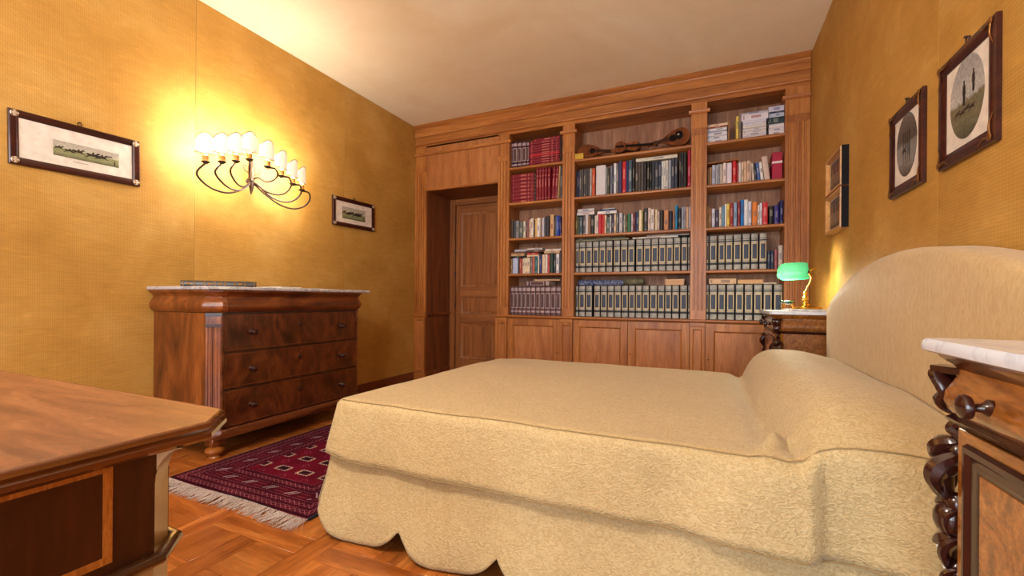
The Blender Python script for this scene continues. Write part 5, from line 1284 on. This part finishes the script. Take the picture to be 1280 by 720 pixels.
def picture(loc, rotz, w, h, fw, dep, label, kind, group, inner=None, corners='rosette', bars='mahogany', hook=True, tilt=0):
    r = thing('framed_picture', loc, label, 'picture', group, rotz, world=False); r.rotation_euler = (0, tilt, rotz)
    q = lambda n, bm, m, p=None, **k: obj(n, bm, MT[m] if isinstance(m, str) else m, p or r, **k)
    # frame bars, mitred, moulded section; front faces -y, back at y=0, bottom left at origin
    sec = [(0, 0), (0, -dep*.8), (fw*.12, -dep), (fw*.55, -dep), (fw*.8, -dep*.72), (fw, -dep*.62), (fw, 0)]
    cor = [(0, 0), (w, 0), (w, h), (0, h)]; ins = [(1, 1), (-1, 1), (-1, -1), (1, -1)]
    for k in range(4):
        bm = B(); A, Bq = k, (k+1) % 4; rows = []
        for d, y in sec: rows.append([bm.verts.new((cor[e][0]+ins[e][0]*d, y, cor[e][1]+ins[e][1]*d)) for e in (A, Bq)])
        for a, b in zip(rows, rows[1:]): bm.faces.new((a[0], a[1], b[1], b[0]))
        bm.faces.new((rows[-1][0], rows[-1][1], rows[0][1], rows[0][0]))
        bm.faces.new([x[0] for x in rows]); bm.faces.new([x[1] for x in rows][::-1])
        q('frame_bar', bm, bars)
    q('backing', bx(.004, w-.004, -.004, 0, .004, h-.004), 'walnut_dark')
    my = -dep*.45
    mat_ = q('mat_board', bx(fw*.9, w-fw*.9, my, my+.002, fw*.9, h-fw*.9), 'mat')
    cx, cz = w/2, h/2
    if kind == 'race':
        x0, x1, z0, z1_ = inner
        pr = q('print', bx(x0, x1, my-.0008, my, z0, z1_), PM['race'])
        H = z1_-z0; Wd = x1-x0; ps = []
        for fx_, fz, s in ((.08, .5, .45), (.23, .42, .5), (.36, .46, .62), (.58, .42, .72), (.72, .42, .66), (.86, .62, .22), (.8, .6, .2)): ps.append(horse(x0+Wd*fx_, z0+H*fz-.0, H*s*1.05))
        ps.append(figure(x0+Wd*.93, z0+H*.06, H*.36))
        q('horse_figures', flat(ps, my-.0016), ink, pr)
        q('caption', flat([[(cx-.03, z0-.018), (cx+.03, z0-.018), (cx+.03, z0-.015), (cx-.03, z0-.015)]], my-.0006), inkp, mat_)
    elif kind == 'oval':
        ow, oh, sty = inner; n = 40
        pts = [(cx+ow*math.cos(2*PI*k/n), cz+.012+oh*math.sin(2*PI*k/n)) for k in range(n)]
        pr = q('print', flat([pts], my-.0008, .0008), PM[sty])
        if sty == 'hunt':
            q('hunter_figures', flat([figure(cx-ow*.12, cz-.01, oh*.62), figure(cx+ow*.42, cz+oh*.1, oh*.55)] + [horse(cx-ow*.5+ow*.28*k, cz-oh*.22-.005*(k % 2), oh*.24) for k in range(4)], my-.0016), ink, pr)
        else:
            q('tree_figures', flat([[(cx-ow*.3+ow*.2*k, cz-oh*.5), (cx-ow*.26+ow*.2*k, cz-oh*.5), (cx-ow*.22+ow*.2*k, cz+oh*.5), (cx-ow*.32+ow*.2*k, cz+oh*.5)] for k in range(4)], my-.0016), ink, pr)
            q('riders', flat([horse(cx-ow*.2, cz-oh*.1, oh*.35), figure(cx+ow*.3, cz-oh*.25, oh*.4)], my-.002), ink, pr)
        q('caption', flat([[(cx-.035, cz-oh-.02), (cx+.035, cz-oh-.02), (cx+.035, cz-oh-.017), (cx-.035, cz-oh-.017)]], my-.0006), inkp, mat_)
    else:
        x0, x1, z0, z1_ = fw+.006, w-fw-.006, fw+.006, h-fw-.006
        pr = q('print', bx(x0, x1, my-.0008, my, z0, z1_), PM['wood'])
        q('print_figures', flat([[(x0+(x1-x0)*f, z0+.02), (x0+(x1-x0)*(f+.09), z0+.02), (x0+(x1-x0)*(f+.08), z1_-.03), (x0+(x1-x0)*(f+.02), z1_-.04)] for f in (.12, .4, .62)], my-.0014), plain('print_ochre', (150, 104, 62), .7), pr)
    q('glass', bx(fw*.95, w-fw*.95, -dep*.58, -dep*.56, fw*.95, h-fw*.95), 'glass')
    if corners == 'rosette':
        for x in (fw*.55, w-fw*.55):
            for z in (fw*.55, h-fw*.55):
                rs = q('rosette', lathe(B(), [(0, -.004), (fw*.2, -.004), (fw*.42, -.001), (fw*.46, .003), (0, .004)], (x, -dep-.001, z), 14, 'Y'), 'silver')
                for k in range(8): q('petal', blob(B(), (x+fw*.3*math.cos(k*PI/4), -dep-.0045, z+fw*.3*math.sin(k*PI/4)), (fw*.12, .002, fw*.12), seg=6, rings=4), 'gilt' if k % 2 else 'silver', rs)
    elif corners == 'brass':
        for x, sx in ((0, 1), (w, -1)):
            for z, sz in ((0, 1), (h, -1)):
                bm = B(); e = fw*1.0; y = -dep-.001
                tube(bm, spline([(x+sx*.004, y, z+sz*e*1.9), (x+sx*fw*.45, y-.002, z+sz*e*1.2), (x+sx*fw*.35, y-.003, z+sz*e*.6), (x+sx*fw*.3, y-.003, z+sz*fw*.3), (x+sx*e*.6, y-.003, z+sz*fw*.35), (x+sx*e*1.2, y-.002, z+sz*fw*.45), (x+sx*e*1.9, y, z+sz*.004)], 5), [.001+.004*math.sin(PI*k/30) for k in range(31)], 6, .5)
                blob(bm, (x+sx*fw*.35, y-.003, z+sz*fw*.35), (fw*.26, .003, fw*.26)); q('corner_mount', bm, 'gilt')
    if hook:
        hk = q('hanging_ring', tube(B(), [(w/2+.009*math.cos(a), -.006, h+.012+.009*math.sin(a)) for a in [2*PI*k/14 for k in range(15)]], .0022, 6), 'iron')
        q('nail', lathe(B(), [(0, -.014), (.004, -.014), (.004, .0), (0, .0)], (w/2, 0, h+.02), 8, 'Y'), 'iron', hk)
    return r
XW = XL+.0005
x0_, x1_ = onX(49, 165, XL).y-.917, onX(146.6, 206, XL).y-.917
picture((XW, .919, 1.569), PI/2, .534, .266, .036, .02, 'mahogany framed horse racing print left of the wall sconce', 'race', 'framed prints on the left wall', (.16, .435, .085, .165), tilt=-.018)
picture((XW, 2.914, 1.588), PI/2, .534, .266, .036, .02, 'mahogany framed horse racing print right of the wall sconce', 'race', 'framed prints on the left wall', (.115, .41, .075, .185), tilt=-.018)
XWR = XR-.0005
def right_pic(fTL, fTR, fBL, fBR, bTR, **k):
    """the near back edge touches the wall; the front near edge gives the depth"""
    yn = onX(bTR[0], bTR[1], XR).y
    r = ray(*fTR); dep = XR-r.x*(yn/r.y); xf = XR-dep
    yf = (onX(*fTL, xf).y+onX(*fBL, xf).y)/2
    zt_ = (onX(*fTL, xf).z+onX(*fTR, xf).z)/2; zb_ = (onX(*fBL, xf).z+onX(*fBR, xf).z)/2
    return yf, yn, zb_, zt_, dep
yf, yn, zb_, zt_, dp_ = right_pic((1112.3, 147.9), (1152, 107.7), (1110, 249.4), (1150.8, 229.3), (1159.5, 105.3))
picture((XWR, yf, zb_), -PI/2, yf-yn, zt_-zb_, .042, dp_, 'mahogany framed oval woodland print, middle of the right wall pictures', 'oval', 'oval prints on the right wall', (.098, .125, 'wood'), 'brass')
yf2, yn2, zb2, zt2, dp2 = right_pic((1173.7, 87), (1244, 13.7), (1170.7, 215.4), (1243, 175.7), (1253.8, 10.7))
picture((XWR, yf2, zb2), -PI/2, yf2-yn2, zt2-zb2, .042, dp2, 'large mahogany framed oval print of two hunters, nearest on right wall', 'oval', 'oval prints on the right wall', (.098, .125, 'hunt'), 'brass')
yf3, yn3, zb3, zt3, dp3 = right_pic((1031.7, 203.4), (1050.7, 181.7), (1031.7, 245), (1052, 232.3), (1062, 179))
MT['gold_bar'] = wood('pale_gold_frame', (168, 112, 60), (200, 146, 88), (222, 172, 112), axis='X', rough=.35)
picture((XWR, yf3, zb3), -PI/2, yf3-yn3, zt3-zb3, .026, dp3, 'small gold and black box frame, upper of the stacked pair', 'small', 'stacked small frames', None, None, 'gold_bar', False)
yf4, yn4, zb4, zt4, dp4 = right_pic((1031.7, 248), (1051.5, 236), (1031.7, 293.6), (1051.6, 284.6), (1062, 240))
picture((XWR, yf3, zb4), -PI/2, yf3-yn3, zb3-zb4-.006, .026, dp3, 'small gold and black box frame, lower of the stacked pair', 'small', 'stacked small frames', None, None, 'gold_bar', False)
for z0, z1_ in ((zb3, zt3), (zb4, zb3-.006)):
    par = [o_ for o_ in bpy.data.objects if o_.name.startswith('framed_picture') and abs(o_.location.z-z0) < 1e-4 and o_.location.x > 0][-1]
    w = yf3-yn3; h = z1_-z0
    bm = B(); d = dp3-.006
    for a in ((-.001, .004, 0, h), (w-.004, w+.001, 0, h)): box(bm, a[0], a[1], -d, -.001, a[2], a[3])
    obj('black_side', bm, MT['black'], par)
